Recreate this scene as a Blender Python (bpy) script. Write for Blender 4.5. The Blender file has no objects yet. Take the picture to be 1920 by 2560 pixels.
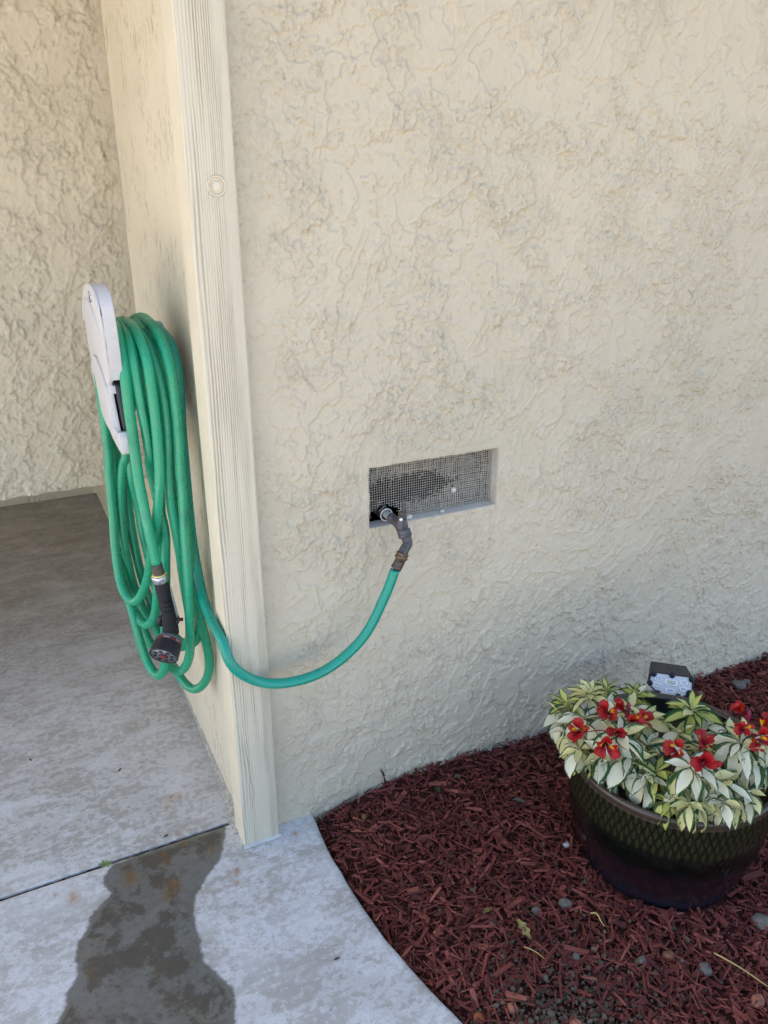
import bpy, bmesh, math, random
import numpy as np
from mathutils import Vector, Matrix

random.seed(7)
rng = np.random.default_rng(7)
scene = bpy.context.scene
COL = scene.collection

# ------------------------------------------------------------------ camera
cam_d = bpy.data.cameras.new('camera')
cam = bpy.data.objects.new('camera', cam_d)
COL.objects.link(cam)
RT = Vector((0.89803, -0.43993, -0.00194)); UP = Vector((0.1660, 0.3346, 0.9276)); FW = Vector((0.40806, 0.83290, -0.37394))
UP = (UP - FW * UP.dot(FW)).normalized(); RT = FW.cross(UP).normalized()
cam.matrix_world = Matrix(((RT.x, UP.x, -FW.x, -0.3646), (RT.y, UP.y, -FW.y, -1.5826), (RT.z, UP.z, -FW.z, 1.534), (0, 0, 0, 1)))
cam_d.sensor_fit = 'VERTICAL'; cam_d.sensor_height = 24.0; cam_d.sensor_width = 18.0
cam_d.lens = 24.0 * 1995.03 / 2560
cam_d.clip_start = 0.02; cam_d.clip_end = 500
scene.camera = cam

# ------------------------------------------------------------------ sky, sun, exposure
SUN_EL, SUN_AZ = math.radians(43), math.radians(-44)          # sun stands behind the house: everything in view is open shade
world = bpy.data.worlds.new('World'); scene.world = world; world.use_nodes = True
wn = world.node_tree.nodes; wn.clear()
sky = wn.new('ShaderNodeTexSky'); sky.sky_type = 'NISHITA'; sky.sun_disc = False
sky.dust_density = 2.2; sky.ozone_density = 0.6; sky.sun_elevation = SUN_EL; sky.sun_rotation = SUN_AZ
bg = wn.new('ShaderNodeBackground'); bg.inputs['Strength'].default_value = 0.105
wo = wn.new('ShaderNodeOutputWorld')
world.node_tree.links.new(sky.outputs[0], bg.inputs[0]); world.node_tree.links.new(bg.outputs[0], wo.inputs[0])
sun_d = bpy.data.lights.new('sun', 'SUN'); sun_d.energy = 5.0; sun_d.angle = math.radians(0.5); sun_d.color = (1.0, 0.93, 0.80)
sun = bpy.data.objects.new('sun', sun_d); COL.objects.link(sun)
sv = Vector((math.sin(SUN_AZ) * math.cos(SUN_EL), math.cos(SUN_AZ) * math.cos(SUN_EL), math.sin(SUN_EL)))
sun.rotation_euler = (-sv).to_track_quat('-Z', 'Y').to_euler(); sun.location = sv * 20
scene.view_settings.view_transform = 'Standard'; scene.view_settings.look = 'None'
scene.view_settings.gamma = 1.0; scene.view_settings.use_curve_mapping = False
scene.view_settings.exposure = 2.17

# ------------------------------------------------------------------ mesh helpers
BASE = {}                                                     # world origin of each thing

def empty(name, loc, label=None, cat=None, group=None):
    o = bpy.data.objects.new(name, None); COL.objects.link(o); o.location = loc
    o.empty_display_size = 0.05
    BASE[o.name] = np.array(loc, float)
    if label: o['label'] = label
    if cat: o['category'] = cat
    if group: o['group'] = group
    return o

def tag(o, label=None, cat=None, group=None, kind=None):
    if label: o['label'] = label
    if cat: o['category'] = cat
    if group: o['group'] = group
    if kind: o['kind'] = kind
    return o

def mesh_from(name, V, F, smooth=True, uv=None, attrs=None):
    me = bpy.data.meshes.new(name)
    V = np.asarray(V, np.float32)
    if not isinstance(F, (list, tuple)): F = [F]
    parts = [np.asarray(f, np.int32) for f in F if len(f)]
    tot = np.concatenate([np.full(len(f), f.shape[1], np.int32) for f in parts])
    idx = np.concatenate([f.ravel() for f in parts])
    me.vertices.add(len(V)); me.vertices.foreach_set('co', V.ravel())
    me.loops.add(len(idx)); me.loops.foreach_set('vertex_index', idx)
    st = np.concatenate([[0], np.cumsum(tot)[:-1]]).astype(np.int32)
    me.polygons.add(len(tot)); me.polygons.foreach_set('loop_start', st)
    try: me.polygons.foreach_set('loop_total', tot)
    except Exception: pass
    me.update(calc_edges=True)
    me.polygons.foreach_set('use_smooth', np.full(len(tot), bool(smooth)))
    if uv is not None:
        ul = me.uv_layers.new(name='UVMap'); ul.data.foreach_set('uv', np.asarray(uv, np.float32)[idx].ravel())
    for k, a in (attrs or {}).items():
        a = np.asarray(a, np.float32)
        if a.ndim == 1:
            at = me.attributes.new(k, 'FLOAT', 'POINT'); at.data.foreach_set('value', a)
        else:
            at = me.attributes.new(k, 'FLOAT_COLOR', 'POINT')
            at.data.foreach_set('color', np.c_[a, np.ones(len(a))].astype(np.float32).ravel())
    me.validate()
    return me

def obj(name, V, F, mat, parent=None, smooth=True, uv=None, attrs=None, loc=None):
    """ONE mesh object from world-space vertices; its origin is its parent's (or loc)."""
    root = parent
    base = np.zeros(3)
    if root is not None: base = BASE[root.name]
    elif loc is not None: base = np.array(loc, float)
    me = mesh_from(name, np.asarray(V, float) - base, F, smooth, uv, attrs)
    o = bpy.data.objects.new(name, me); COL.objects.link(o)
    if mat: me.materials.append(mat)
    BASE[o.name] = base
    if parent: o.parent = parent
    else: o.location = base
    return o

class MB:
    def __init__(s): s.V = []; s.Q = []; s.T = []; s.n = 0; s.A = []
    def add(s, V, Q=(), T=(), a=0.0):
        V = np.asarray(V, float).reshape(-1, 3)
        s.V.append(V)
        if len(Q): s.Q.append(np.asarray(Q, int).reshape(-1, 4) + s.n)
        if len(T): s.T.append(np.asarray(T, int).reshape(-1, 3) + s.n)
        s.A.append(np.full(len(V), a)); s.n += len(V); return s
    def geo(s):
        F = []
        if s.Q: F.append(np.concatenate(s.Q))
        if s.T: F.append(np.concatenate(s.T))
        return np.concatenate(s.V), F
    def build(s, name, mat, parent=None, smooth=True, attr=None, loc=None):
        V, F = s.geo()
        return obj(name, V, F, mat, parent, smooth, None, {attr: np.concatenate(s.A)} if attr else None, loc)

def grid_quads(nr, nc, mask=None, wrap=False):
    i = np.arange(nr * nc).reshape(nr, nc)
    if wrap: i = np.concatenate([i, i[:, :1]], 1)
    q = np.stack([i[:-1, :-1], i[:-1, 1:], i[1:, 1:], i[1:, :-1]], -1)
    if mask is not None: return q[mask]
    return q.reshape(-1, 4)

def spline(P, step):
    """Catmull-Rom through P, resampled evenly."""
    P = np.asarray(P, float)
    E = np.concatenate([[2 * P[0] - P[1]], P, [2 * P[-1] - P[-2]]])
    out = []
    for i in range(1, len(E) - 2):
        p0, p1, p2, p3 = E[i - 1:i + 3]
        for t in np.linspace(0, 1, 14, endpoint=False):
            out.append(.5 * ((2 * p1) + (p2 - p0) * t + (2 * p0 - 5 * p1 + 4 * p2 - p3) * t * t + (3 * p1 - p0 - 3 * p2 + p3) * t ** 3))
    out.append(P[-1]); out = np.array(out)
    # light smoothing takes the kinks out
    d = np.r_[0, np.cumsum(np.linalg.norm(np.diff(out, axis=0), axis=1))]
    n = max(3, int(d[-1] / step))
    s = np.linspace(0, d[-1], n)
    R = np.stack([np.interp(s, d, out[:, k]) for k in range(3)], 1)
    return R

def smooth_path(R, it=6, closed=False):
    R = R.copy()
    for _ in range(it):
        if closed: R = .5 * R + .25 * (np.roll(R, 1, 0) + np.roll(R, -1, 0))
        else: R[1:-1] = .5 * R[1:-1] + .25 * (R[:-2] + R[2:])
    return R

def sweep(R, rad, segs=12, closed=False, caps=True):
    R = np.asarray(R, float); n = len(R)
    rad = np.broadcast_to(np.asarray(rad, float), (n,))
    if closed: T = np.roll(R, -1, 0) - np.roll(R, 1, 0)
    else: T = np.gradient(R, axis=0)
    T /= np.linalg.norm(T, axis=1)[:, None] + 1e-12
    N = np.zeros_like(R)
    a = np.array([0, 0, 1.]) if abs(T[0][2]) < .9 else np.array([1., 0, 0])
    N[0] = np.cross(T[0], a); N[0] /= np.linalg.norm(N[0])
    for i in range(1, n):
        v = N[i - 1] - T[i] * (N[i - 1] @ T[i]); N[i] = v / (np.linalg.norm(v) + 1e-12)
    B = np.cross(T, N)
    th = np.linspace(0, 2 * np.pi, segs + 1)                   # seam doubled for a clean uv
    V = R[:, None] + rad[:, None, None] * (np.cos(th)[None, :, None] * N[:, None] + np.sin(th)[None, :, None] * B[:, None])
    s = np.r_[0, np.cumsum(np.linalg.norm(np.diff(R, axis=0), axis=1))]
    uv = np.stack(np.broadcast_arrays(th[None, :] / (2 * np.pi), s[:, None]), -1).reshape(-1, 2)
    Q = grid_quads(n, segs + 1)
    V = V.reshape(-1, 3)
    if closed:
        # join last ring to first by best rotation is not needed: ends are hidden behind the face plate
        pass
    Tt = []
    if caps and not closed:
        c0, c1 = len(V), len(V) + 1
        V = np.r_[V, [R[0]], [R[-1]]]; uv = np.r_[uv, [[.5, 0]], [[.5, s[-1]]]]
        for k in range(segs):
            Tt.append((c0, k + 1, k)); b = (n - 1) * (segs + 1); Tt.append((c1, b + k, b + k + 1))
    return V, Q, np.array(Tt, int).reshape(-1, 3), uv

def add_tube(mb, P, rad, segs=10, a=0.0, step=None):
    R = np.asarray(P, float) if step is None else spline(P, step)
    if np.ndim(rad) and len(rad) != len(R): rad = np.interp(np.linspace(0, 1, len(R)), np.linspace(0, 1, len(rad)), rad)
    V, Q, T, _ = sweep(R, rad, segs); mb.add(V, Q, T, a); return mb

def frame_from(axis, hint=(0, 0, 1)):
    z = np.asarray(axis, float); z = z / np.linalg.norm(z)
    h = np.asarray(hint, float)
    x = np.cross(h, z)
    if np.linalg.norm(x) < 1e-5: x = np.cross((1, 0, 0), z)
    x /= np.linalg.norm(x); y = np.cross(z, x)
    return np.stack([x, y, z], 1)                              # columns

def lathe(mb, p0, axis, prof, segs=20, a=0.0, hint=(0, 0, 1), rfun=None, caps=True):
    """prof: list of (radius, distance along axis) from p0; closed with caps."""
    M = frame_from(axis, hint); th = np.linspace(0, 2 * np.pi, segs, endpoint=False)
    V = []
    for i, (r, h) in enumerate(prof):
        rr = r if rfun is None else r * rfun(th, i)
        L = np.stack([rr * np.cos(th), rr * np.sin(th), np.full(segs, h)], 1)
        V.append(L @ M.T + np.asarray(p0))
    V = np.concatenate(V); Q = grid_quads(len(prof), segs, wrap=True)
    if not caps:
        mb.add(V, Q, (), a); return mb
    n = len(V); V = np.r_[V, [np.asarray(p0) + M[:, 2] * prof[0][1]], [np.asarray(p0) + M[:, 2] * prof[-1][1]]]
    T = []; b = (len(prof) - 1) * segs
    for k in range(segs):
        k2 = (k + 1) % segs; T.append((n, k2, k)); T.append((n + 1, b + k, b + k2))
    mb.add(V, Q, T, a); return mb

def bm_obj(name, bm, mat, parent=None, smooth=False, loc=None):
    bmesh.ops.recalc_face_normals(bm, faces=bm.faces)
    base = BASE[parent.name] if parent is not None else (np.array(loc, float) if loc is not None else np.zeros(3))
    bmesh.ops.translate(bm, verts=bm.verts, vec=Vector(-base))
    me = bpy.data.meshes.new(name); bm.to_mesh(me); bm.free()
    for p in me.polygons: p.use_smooth = smooth
    if smooth: me.set_sharp_from_angle(angle=math.radians(38))
    if mat: me.materials.append(mat)
    o = bpy.data.objects.new(name, me); COL.objects.link(o); BASE[o.name] = base
    if parent: o.parent = parent
    else: o.location = base
    return o

def bevel_all(bm, w, seg=2, ang=0.5):
    es = [e for e in bm.edges if len(e.link_faces) == 2 and e.calc_face_angle(0) > ang]
    if es: bmesh.ops.bevel(bm, geom=es, offset=w, segments=seg, profile=.6, affect='EDGES', clamp_overlap=True)

def box_bm(lo, hi, bev=0.0, seg=2):
    bm = bmesh.new()
    c = [(lo[0] + hi[0]) / 2, (lo[1] + hi[1]) / 2, (lo[2] + hi[2]) / 2]
    s = [hi[i] - lo[i] for i in range(3)]
    bmesh.ops.create_cube(bm, size=1, matrix=Matrix.Translation(c) @ Matrix.Diagonal((*s, 1)))
    if bev: bevel_all(bm, bev, seg)
    return bm

def prism_bm(loop_a, loop_b, bev=0.0, seg=2):
    bm = bmesh.new()
    a = [bm.verts.new(p) for p in loop_a]; b = [bm.verts.new(p) for p in loop_b]; n = len(a)
    bm.faces.new(a[::-1]); bm.faces.new(b)
    for i in range(n): bm.faces.new((a[i], a[(i + 1) % n], b[(i + 1) % n], b[i]))
    bmesh.ops.recalc_face_normals(bm, faces=bm.faces)
    if bev: bevel_all(bm, bev, seg, .45)
    return bm

# ------------------------------------------------------------------ noise on arrays
def perlin(x, y, seed=0):
    x = np.asarray(x, np.float64); y = np.asarray(y, np.float64)
    xi = np.floor(x).astype(np.int64); yi = np.floor(y).astype(np.int64)
    fx = x - xi; fy = y - yi
    def g(ix, iy, dx, dy):
        h = (ix * 374761393 + iy * 668265263 + seed * 974634721) & 0xffffffff
        h = ((h ^ (h >> 13)) * 1274126177) & 0xffffffff
        h = (h ^ (h >> 16)) & 0xffff
        a = h * (2 * np.pi / 65536.0)
        return np.cos(a) * dx + np.sin(a) * dy
    u = fx ** 3 * (fx * (fx * 6 - 15) + 10); v = fy ** 3 * (fy * (fy * 6 - 15) + 10)
    a = g(xi, yi, fx, fy); b = g(xi + 1, yi, fx - 1, fy); c = g(xi, yi + 1, fx, fy - 1); d = g(xi + 1, yi + 1, fx - 1, fy - 1)
    return (a + u * (b - a) + v * ((c + u * (d - c)) - (a + u * (b - a)))) * 1.5

def fbm(x, y, oct=4, seed=0, gain=.5, lac=2.03):
    s = 0; amp = 1; tot = 0
    for o in range(oct):
        s = s + amp * perlin(x, y, seed + o * 17); tot += amp; amp *= gain; x = x * lac + 3.7; y = y * lac + 1.3
    return s / tot

def sstep(a, b, x):
    t = np.clip((x - a) / (b - a), 0, 1); return t * t * (3 - 2 * t)

def stucco(U, V, seed, rough=1.0, flat=0.0):
    """Hand-trowelled stucco relief in metres and a 0..1 value on broken edges."""
    wx = U + .016 * fbm(U * 11, V * 11, 3, seed + 90); wy = V + .016 * fbm(U * 11 + 9, V * 11 + 4, 3, seed + 91)
    wx = wx + .0035 * fbm(U * 70, V * 70, 2, seed + 92); wy = wy + .0035 * fbm(U * 70 + 3, V * 70 + 8, 2, seed + 93)
    A = fbm(wx * 7.0, wy * 5.5, 6, seed, .60)
    B = fbm(wx * 16, wy * 13, 6, seed + 5, .62)
    big = fbm(U * 2.2, V * 2.2, 3, seed + 7)
    patch = sstep(-.06, .16, .8 * fbm(U * 4.2 + 3, V * 4.2, 4, seed + 9, .6) + .30 * A + .05 - flat)
    # each pass of the trowel leaves a lip: a sharp drop on one side, a slow ramp on the other
    def lip(f, t, w, ramp):
        return sstep(-w, w, f - t) * (1 - .55 * sstep(0, ramp, f - t))
    h = .0036 * lip(A, .05, .007, .30) + .0030 * lip(-A, .16, .007, .3)
    h = h + (.0038 * lip(B, .12, .010, .22) + .0028 * lip(-B, .20, .010, .25)) * (.25 + .75 * patch)
    rip = fbm(wx * 34 + 5, wy * 29, 4, seed + 40, .6)
    h = h + (.0003 + .0012 * patch) * lip(rip, .06, .03, .35)
    h = h + .003 * big
    # long sweeps of the trowel
    st = fbm((U * .8 + V * .6) * 5.5 + 2 * big, (V * .8 - U * .6) * 15 + 3 * big, 4, seed + 60, .5)
    h = h + .0030 * lip(st, .16, .02, .22) + .0016 * st
    grain = fbm(U * 105, V * 92, 3, seed + 12, .65)
    h = h + rough * (.00050 + .00065 * patch) * grain
    pits = sstep(.60, .68, perlin(U * 80, V * 80, seed + 30)) * sstep(.05, .3, fbm(U * 5, V * 5, 2, seed + 31))
    h = h - .0026 * pits
    edge = np.maximum(np.exp(-((A - .038) / .010) ** 2), (.25 + .75 * patch) * .9 * np.exp(-((B - .105) / .013) ** 2))
    edge = np.maximum(edge, patch * .4 * np.exp(-((rip - .035) / .025) ** 2))
    edge = np.clip(edge * sstep(-.25, .2, fbm(U * 19, V * 19, 3, seed + 33)) * 1.1 + .9 * pits, 0, 1)
    return h, edge, patch

# ------------------------------------------------------------------ material helpers
class NT:
    def __init__(s, name):
        s.m = bpy.data.materials.new(name); s.m.use_nodes = True
        s.t = s.m.node_tree; s.t.nodes.clear()
        s.out = s.t.nodes.new('ShaderNodeOutputMaterial'); s.b = s.t.nodes.new('ShaderNodeBsdfPrincipled')
        s.link(s.b.outputs[0], s.out.inputs[0])
    def link(s, a, b): s.t.links.new(a, b)
    def set(s, sock, v):
        if isinstance(v, bpy.types.NodeSocket): s.link(v, sock)
        elif isinstance(v, (tuple, list)) and len(v) == 3 and sock.type == 'RGBA': sock.default_value = (*v, 1)
        else: sock.default_value = v
    def node(s, typ, **kw):
        n = s.t.nodes.new(typ)
        for k, v in kw.items():
            if hasattr(n, k): setattr(n, k, v)
        return n
    def tex(s): return s.node('ShaderNodeTexCoord').outputs['Object']
    def mapv(s, v, scale=(1, 1, 1), loc=(0, 0, 0), rot=(0, 0, 0)):
        n = s.node('ShaderNodeMapping'); s.set(n.inputs['Vector'], v)
        n.inputs['Scale'].default_value = scale; n.inputs['Location'].default_value = loc; n.inputs['Rotation'].default_value = rot
        return n.outputs[0]
    def noise(s, v, scale=5, detail=4, rough=.5, dist=0.0):
        n = s.node('ShaderNodeTexNoise'); s.set(n.inputs['Vector'], v)
        n.inputs['Scale'].default_value = scale; n.inputs['Detail'].default_value = detail
        n.inputs['Roughness'].default_value = rough; n.inputs['Distortion'].default_value = dist
        return n.outputs[0]
    def vor(s, v, scale=5, feature='F1', out=0):
        n = s.node('ShaderNodeTexVoronoi', feature=feature); s.set(n.inputs['Vector'], v); n.inputs['Scale'].default_value = scale
        return n.outputs[out]
    def math(s, op, a, b=None, c=None, clamp=False):
        n = s.node('ShaderNodeMath', operation=op); n.use_clamp = clamp
        for i, v in enumerate((a, b, c)):
            if v is not None: s.set(n.inputs[i], v)
        return n.outputs[0]
    def rng(s, v, a, b, lo=0.0, hi=1.0, smooth=True):
        n = s.node('ShaderNodeMapRange'); n.interpolation_type = 'SMOOTHSTEP' if smooth else 'LINEAR'
        s.set(n.inputs[0], v)
        for i, q in zip((1, 2, 3, 4), (a, b, lo, hi)): s.set(n.inputs[i], q)
        return n.outputs[0]
    def mix(s, f, a, b, mode='MIX'):
        n = s.node('ShaderNodeMix', data_type='RGBA', blend_type=mode)
        s.set(n.inputs[0], f); s.set(n.inputs[6], a); s.set(n.inputs[7], b)
        return n.outputs[2]
    def attr(s, name, out='Fac'):
        n = s.node('ShaderNodeAttribute'); n.attribute_name = name; return n.outputs[out]
    def rand(s): return s.node('ShaderNodeObjectInfo').outputs['Random']
    def bump(s, h, strength=.5, dist=.002):
        n = s.node('ShaderNodeBump'); n.inputs['Strength'].default_value = strength; n.inputs['Distance'].default_value = dist
        s.set(n.inputs['Height'], h); s.link(n.outputs[0], s.b.inputs['Normal']); return n.outputs[0]
    def base(s, c, rough=.6, spec=.4, metal=0.0):
        s.set(s.b.inputs['Base Color'], c); s.set(s.b.inputs['Roughness'], rough)
        s.set(s.b.inputs['Specular IOR Level'], spec); s.set(s.b.inputs['Metallic'], metal); return s

def simple(name, c, rough=.5, spec=.4, metal=0.0, var=.15, scale=30, bump=0.0, bscale=200):
    t = NT(name); v = t.tex(); n = t.noise(v, scale, 5, .6)
    dark = tuple(x * (1 - var) for x in c); lite = tuple(min(1, x * (1 + var)) for x in c)
    t.base(t.mix(t.rng(n, .3, .7), dark, lite), t.rng(n, .2, .8, rough * .85, min(1, rough * 1.15)), spec, metal)
    if bump: t.bump(t.noise(v, bscale, 3, .6), bump, .001)
    return t.m

def stucco_mat(name, c, dirt_shade, soil_z=None):
    t = NT(name); v = t.tex()
    n1 = t.noise(v, 1.6, 5, .6); n2 = t.noise(v, 14, 5, .65)
    col = t.mix(t.rng(n1, .3, .7), tuple(x * .94 for x in c), tuple(x * 1.03 for x in c))
    col = t.mix(t.rng(n2, .35, .72, 0, .25), col, tuple(x * y for x, y in zip(c, (.94, .93, .91))))
    e = t.attr('edge'); e = t.math('MULTIPLY', e, t.rng(t.noise(v, 30, 4, .6), .3, .6, .35, 1))
    col = t.mix(t.math('MULTIPLY', e, .16), col, dirt_shade)  # crevice dirt and crevice shadow, both painted along the trowel lips
    t.base(col, .82, .22)
    g = t.noise(v, 420, 3, .65); g2 = t.noise(v, 150, 4, .7, .3)
    rag = t.rng(t.noise(v, 48, 6, .68, .4), .47, .53)
    rr = t.attr('rough')
    h = t.math('ADD', t.math('ADD', t.math('MULTIPLY', g, .40), t.math('MULTIPLY', g2, t.math('ADD', t.math('MULTIPLY', rr, .22), .26))), t.math('MULTIPLY', rag, t.math('ADD', t.math('MULTIPLY', rr, .20), .05)))
    t.bump(h, .8, .0024)
    return t.m

WALL = (.635, .553, .422)
mat_stucco = stucco_mat('stucco_paint', WALL, (.33, .25, .16))
mat_stucco_back = stucco_mat('stucco_paint_bay', (.60, .53, .41), (.24, .19, .13))

def smooth_wall_mat():
    """Smooth painted plaster with short upright cracks and crumbs knocked out of the paint."""
    t = NT('smooth_plaster_paint'); v = t.tex(); c = (.70, .63, .495)
    n1 = t.noise(v, 2.2, 5, .6)
    col = t.mix(t.rng(n1, .3, .7), tuple(x * .95 for x in c), tuple(x * 1.03 for x in c))
    w = t.mapv(v, (120, 120, 20)); cr = t.noise(w, 1.0, 4, .62, .6)
    w2 = t.mapv(v, (230, 230, 60), (3, 1, 7)); sp = t.noise(w2, 1.0, 3, .6, .2)
    field = t.rng(t.noise(v, 7, 4, .6), .42, .58)
    crack = t.math('MULTIPLY', t.rng(cr, .575, .615), field)
    spot = t.math('MULTIPLY', t.rng(sp, .60, .66), field)
    mark = t.math('MAXIMUM', crack, t.math('MULTIPLY', spot, .7))
    col = t.mix(t.math('MULTIPLY', mark, .55), col, (.20, .16, .11))
    t.base(col, .7, .3)
    h = t.math('SUBTRACT', t.math('ADD', t.math('MULTIPLY', t.noise(v, 55, 4, .6), .5), t.math('MULTIPLY', t.noise(v, 260, 3, .6), .25)), t.math('MULTIPLY', mark, .8))
    t.bump(h, .5, .002)
    return t.m
mat_smooth = smooth_wall_mat()

def post_mat():
    t = NT('grained_post_paint'); v = t.tex(); c = (.665, .592, .462)
    g = t.attr('groove')
    col = t.mix(t.rng(t.noise(v, 5, 4, .6), .3, .7), tuple(x * .96 for x in c), tuple(x * 1.03 for x in c))
    col = t.mix(t.math('MULTIPLY', g, .58), col, (.36, .31, .235))
    st = t.mapv(v, (300, 300, 9)); f = t.noise(st, 1, 3, .6)
    t.base(col, .68, .3); t.bump(f, .3, .0008)
    return t.m
mat_post = post_mat()
mat_post_side = simple('post_side_paint', (.71, .64, .51), .62, .35, 0, .04, 9, .2, 120)

def concrete_mat():
    t = NT('stained_concrete'); v = t.tex()
    s1 = t.mapv(v, (1, 1.9, 1), rot=(0, 0, .5))
    a = t.noise(s1, 3.2, 8, .66, .5); b = t.noise(s1, 9.0, 8, .68, .9); f = t.noise(v, 62, 5, .6)
    pale = (.66, .655, .66); tan = (.40, .37, .33); grey = (.54, .525, .505)
    col = t.mix(t.rng(a, .36, .64), pale, grey)
    blot = t.math('ADD', t.math('MULTIPLY', b, .55), t.math('MULTIPLY', f, .45))
    col = t.mix(t.math('MULTIPLY', t.rng(blot, .465, .545), t.rng(a, .32, .60, .25, .95)), col, tan)
    flo = t.math('MULTIPLY', t.rng(t.noise(s1, 30, 9, .74, .5), .51, .59), t.rng(t.noise(v, 2.6, 5, .6), .36, .64))
    col = t.mix(t.math('MULTIPLY', flo, .75), col, (.68, .69, .715))
    col = t.mix(t.rng(t.noise(v, 210, 4, .7), .40, .75, 0, .38), col, (.31, .29, .27))
    col = t.mix(t.rng(t.noise(t.mapv(v, (14, 90, 1), rot=(0, 0, .35)), 1, 4, .6), .5, .75, 0, .22), col, (.36, .34, .32))
    speck = t.rng(t.noise(v, 150, 2, .5), .68, .74); col = t.mix(t.math('MULTIPLY', speck, .6), col, (.11, .10, .09))
    # overhang shade painted in towards the back; darker band round the wall foot
    d = t.attr('dirt_shade'); dn = t.math('MULTIPLY', d, t.rng(t.noise(s1, 6, 8, .68, .5), .25, .65, .30, 1))
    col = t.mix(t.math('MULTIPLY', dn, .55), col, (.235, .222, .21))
    r = t.attr('rust'); rn = t.math('MULTIPLY', r, t.rng(t.noise(v, 75, 5, .7), .25, .6))
    col = t.mix(t.math('MULTIPLY', rn, .80), col, (.36, .165, .045))
    # wet patch: its edge frayed by the concrete's own grain
    w = t.attr('wet'); we = t.math('ADD', w, t.math('MULTIPLY', t.math('SUBTRACT', t.noise(s1, 26, 8, .7), .5), .75))
    wet = t.rng(we, .36, .66)
    inner = t.math('MULTIPLY', t.rng(t.noise(v, 11, 9, .74, .25), .47, .56), t.rng(w, .7, 1.0))
    wcol = t.mix(.80, col, (.17, .155, .13), 'MULTIPLY')
    wcol = t.mix(.45, wcol, (.135, .130, .112))
    wcol = t.mix(t.math('MULTIPLY', t.rng(t.noise(v, 5.5, 8, .72, .3), .50, .60), .5), wcol, (.19, .165, .125))
    wcol = t.mix(t.math('MULTIPLY', inner, .85), wcol, (.080, .066, .052))
    wcol = t.mix(t.math('MULTIPLY', rn, .7), wcol, (.20, .10, .022))
    sand = t.rng(t.noise(v, 330, 2, .5), .71, .76); wcol = t.mix(t.math('MULTIPLY', sand, .5), wcol, (.32, .29, .24))
    t.base(t.mix(wet, col, wcol), t.rng(wet, 0, 1, .78, .30), .4)
    t.bump(t.math('ADD', t.math('MULTIPLY', t.noise(v, 130, 5, .65), .6), t.math('MULTIPLY', b, .6)), .35, .002)
    return t.m
mat_concrete = concrete_mat()

def tint_mat(name, lo, mid, hi, rough=.75, spec=.25, scale=90, stretch=(1, 1, 1), bump=.3):
    """Colour picked per piece by the 'tint' value, fine grain on top."""
    t = NT(name); v = t.tex(); a = t.attr('tint')
    col = t.mix(t.rng(a, 0, .55, smooth=False), lo, mid); col = t.mix(t.rng(a, .55, 1, smooth=False), col, hi)
    n = t.noise(t.mapv(v, stretch), scale, 4, .6)
    col = t.mix(t.rng(n, .35, .75, 0, .4), col, tuple(x * .55 for x in mid))
    t.base(col, rough, spec)
    if bump: t.bump(n, bump, .001)
    return t.m
mat_mulch = tint_mat('dyed_bark', (.070, .019, .016), (.195, .046, .034), (.34, .105, .072), .72, .3, 160)
mat_soil = tint_mat('grey_soil', (.075, .057, .040), (.125, .097, .068), (.18, .142, .102), .92, .15, 120)
mat_bedsoil = simple('bed_soil', (.070, .024, .019), .95, .1, 0, .35, 60, .6, 150)
mat_stone = simple('grey_stone', (.155, .142, .120), .8, .25, 0, .25, 60, .4, 130)
mat_pink = simple('pink_stone', (.33, .13, .085), .7, .3, 0, .4, 55, .3, 130)
mat_mortar = simple('crumbled_mortar', (.40, .375, .33), .9, .15, 0, .3, 90, .7, 160)
mat_plate = simple('grey_plastic', (.60, .585, .60), .48, .4, 0, .04, 40, .18, 500)
mat_plate_dark = simple('dark_plastic', (.035, .037, .05), .5, .4)
mat_black = simple('black_plastic', (.012, .0135, .021), .42, .45, 0, .2, 60, .12, 500)
mat_grip = simple('black_rubber_grip', (.012, .012, .017), .62, .35, 0, .25, 50, .2, 400)
mat_greymetal = simple('grey_metal', (.26, .28, .31), .42, .5, .65, .15, 90)
mat_chrome = simple('chromed_metal', (.55, .56, .60), .25, .5, .9, .12, 60)
mat_brass = simple('dull_brass', (.17, .115, .075), .5, .5, .7, .3, 120, .2, 300)
mat_brownmetal = simple('brown_metal', (.105, .085, .07), .5, .45, .5, .25, 120)
mat_valve = simple('tarnished_metal', (.115, .105, .115), .55, .45, .55, .35, 70, .3, 220)
mat_pvc = simple('grey_pipe_paint', (.36, .36, .34), .6, .35, 0, .15, 60)
mat_pvcrim = simple('white_pipe_rim', (.62, .61, .57), .6, .35)
mat_screw = simple('bright_screw', (.8, .8, .8), .3, .6, .9, .1)
mat_yellow = simple('yellow_washer', (.72, .62, .16), .5, .4)
mat_red = simple('red_plastic', (.21, .018, .02), .4, .45)
mat_ring = simple('maroon_ring', (.15, .012, .02), .4, .45)
mat_white = simple('white_print', (.75, .75, .75), .6, .2)
mat_wire = simple('painted_wire', (.64, .595, .51), .55, .4, .2, .2, 60)
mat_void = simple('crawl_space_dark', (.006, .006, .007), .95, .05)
mat_reflector = simple('silvered_reflector', (.90, .93, .98), .25, .8, .25, .02)
mat_led = simple('led_chip', (.85, .80, .50), .4, .5)
mat_ledwhite = simple('led_lens', (.88, .92, .96), .25, .6)
mat_unseen_roof = simple('unseen_roof_paint', (.45, .40, .33), .8, .2)
mat_ground = simple('dry_yard', (.30, .25, .18), .95, .1, 0, .25, 3)
mat_twig = simple('brown_twig', (.07, .032, .022), .8, .2, 0, .3, 60)
mat_straw = simple('dry_straw', (.50, .40, .14), .7, .3)
mat_yleaf = simple('withered_leaf', (.26, .20, .07), .75, .25, 0, .35, 60)
mat_gleaf = simple('green_leaf', (.02, .085, .035), .45, .4)
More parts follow.
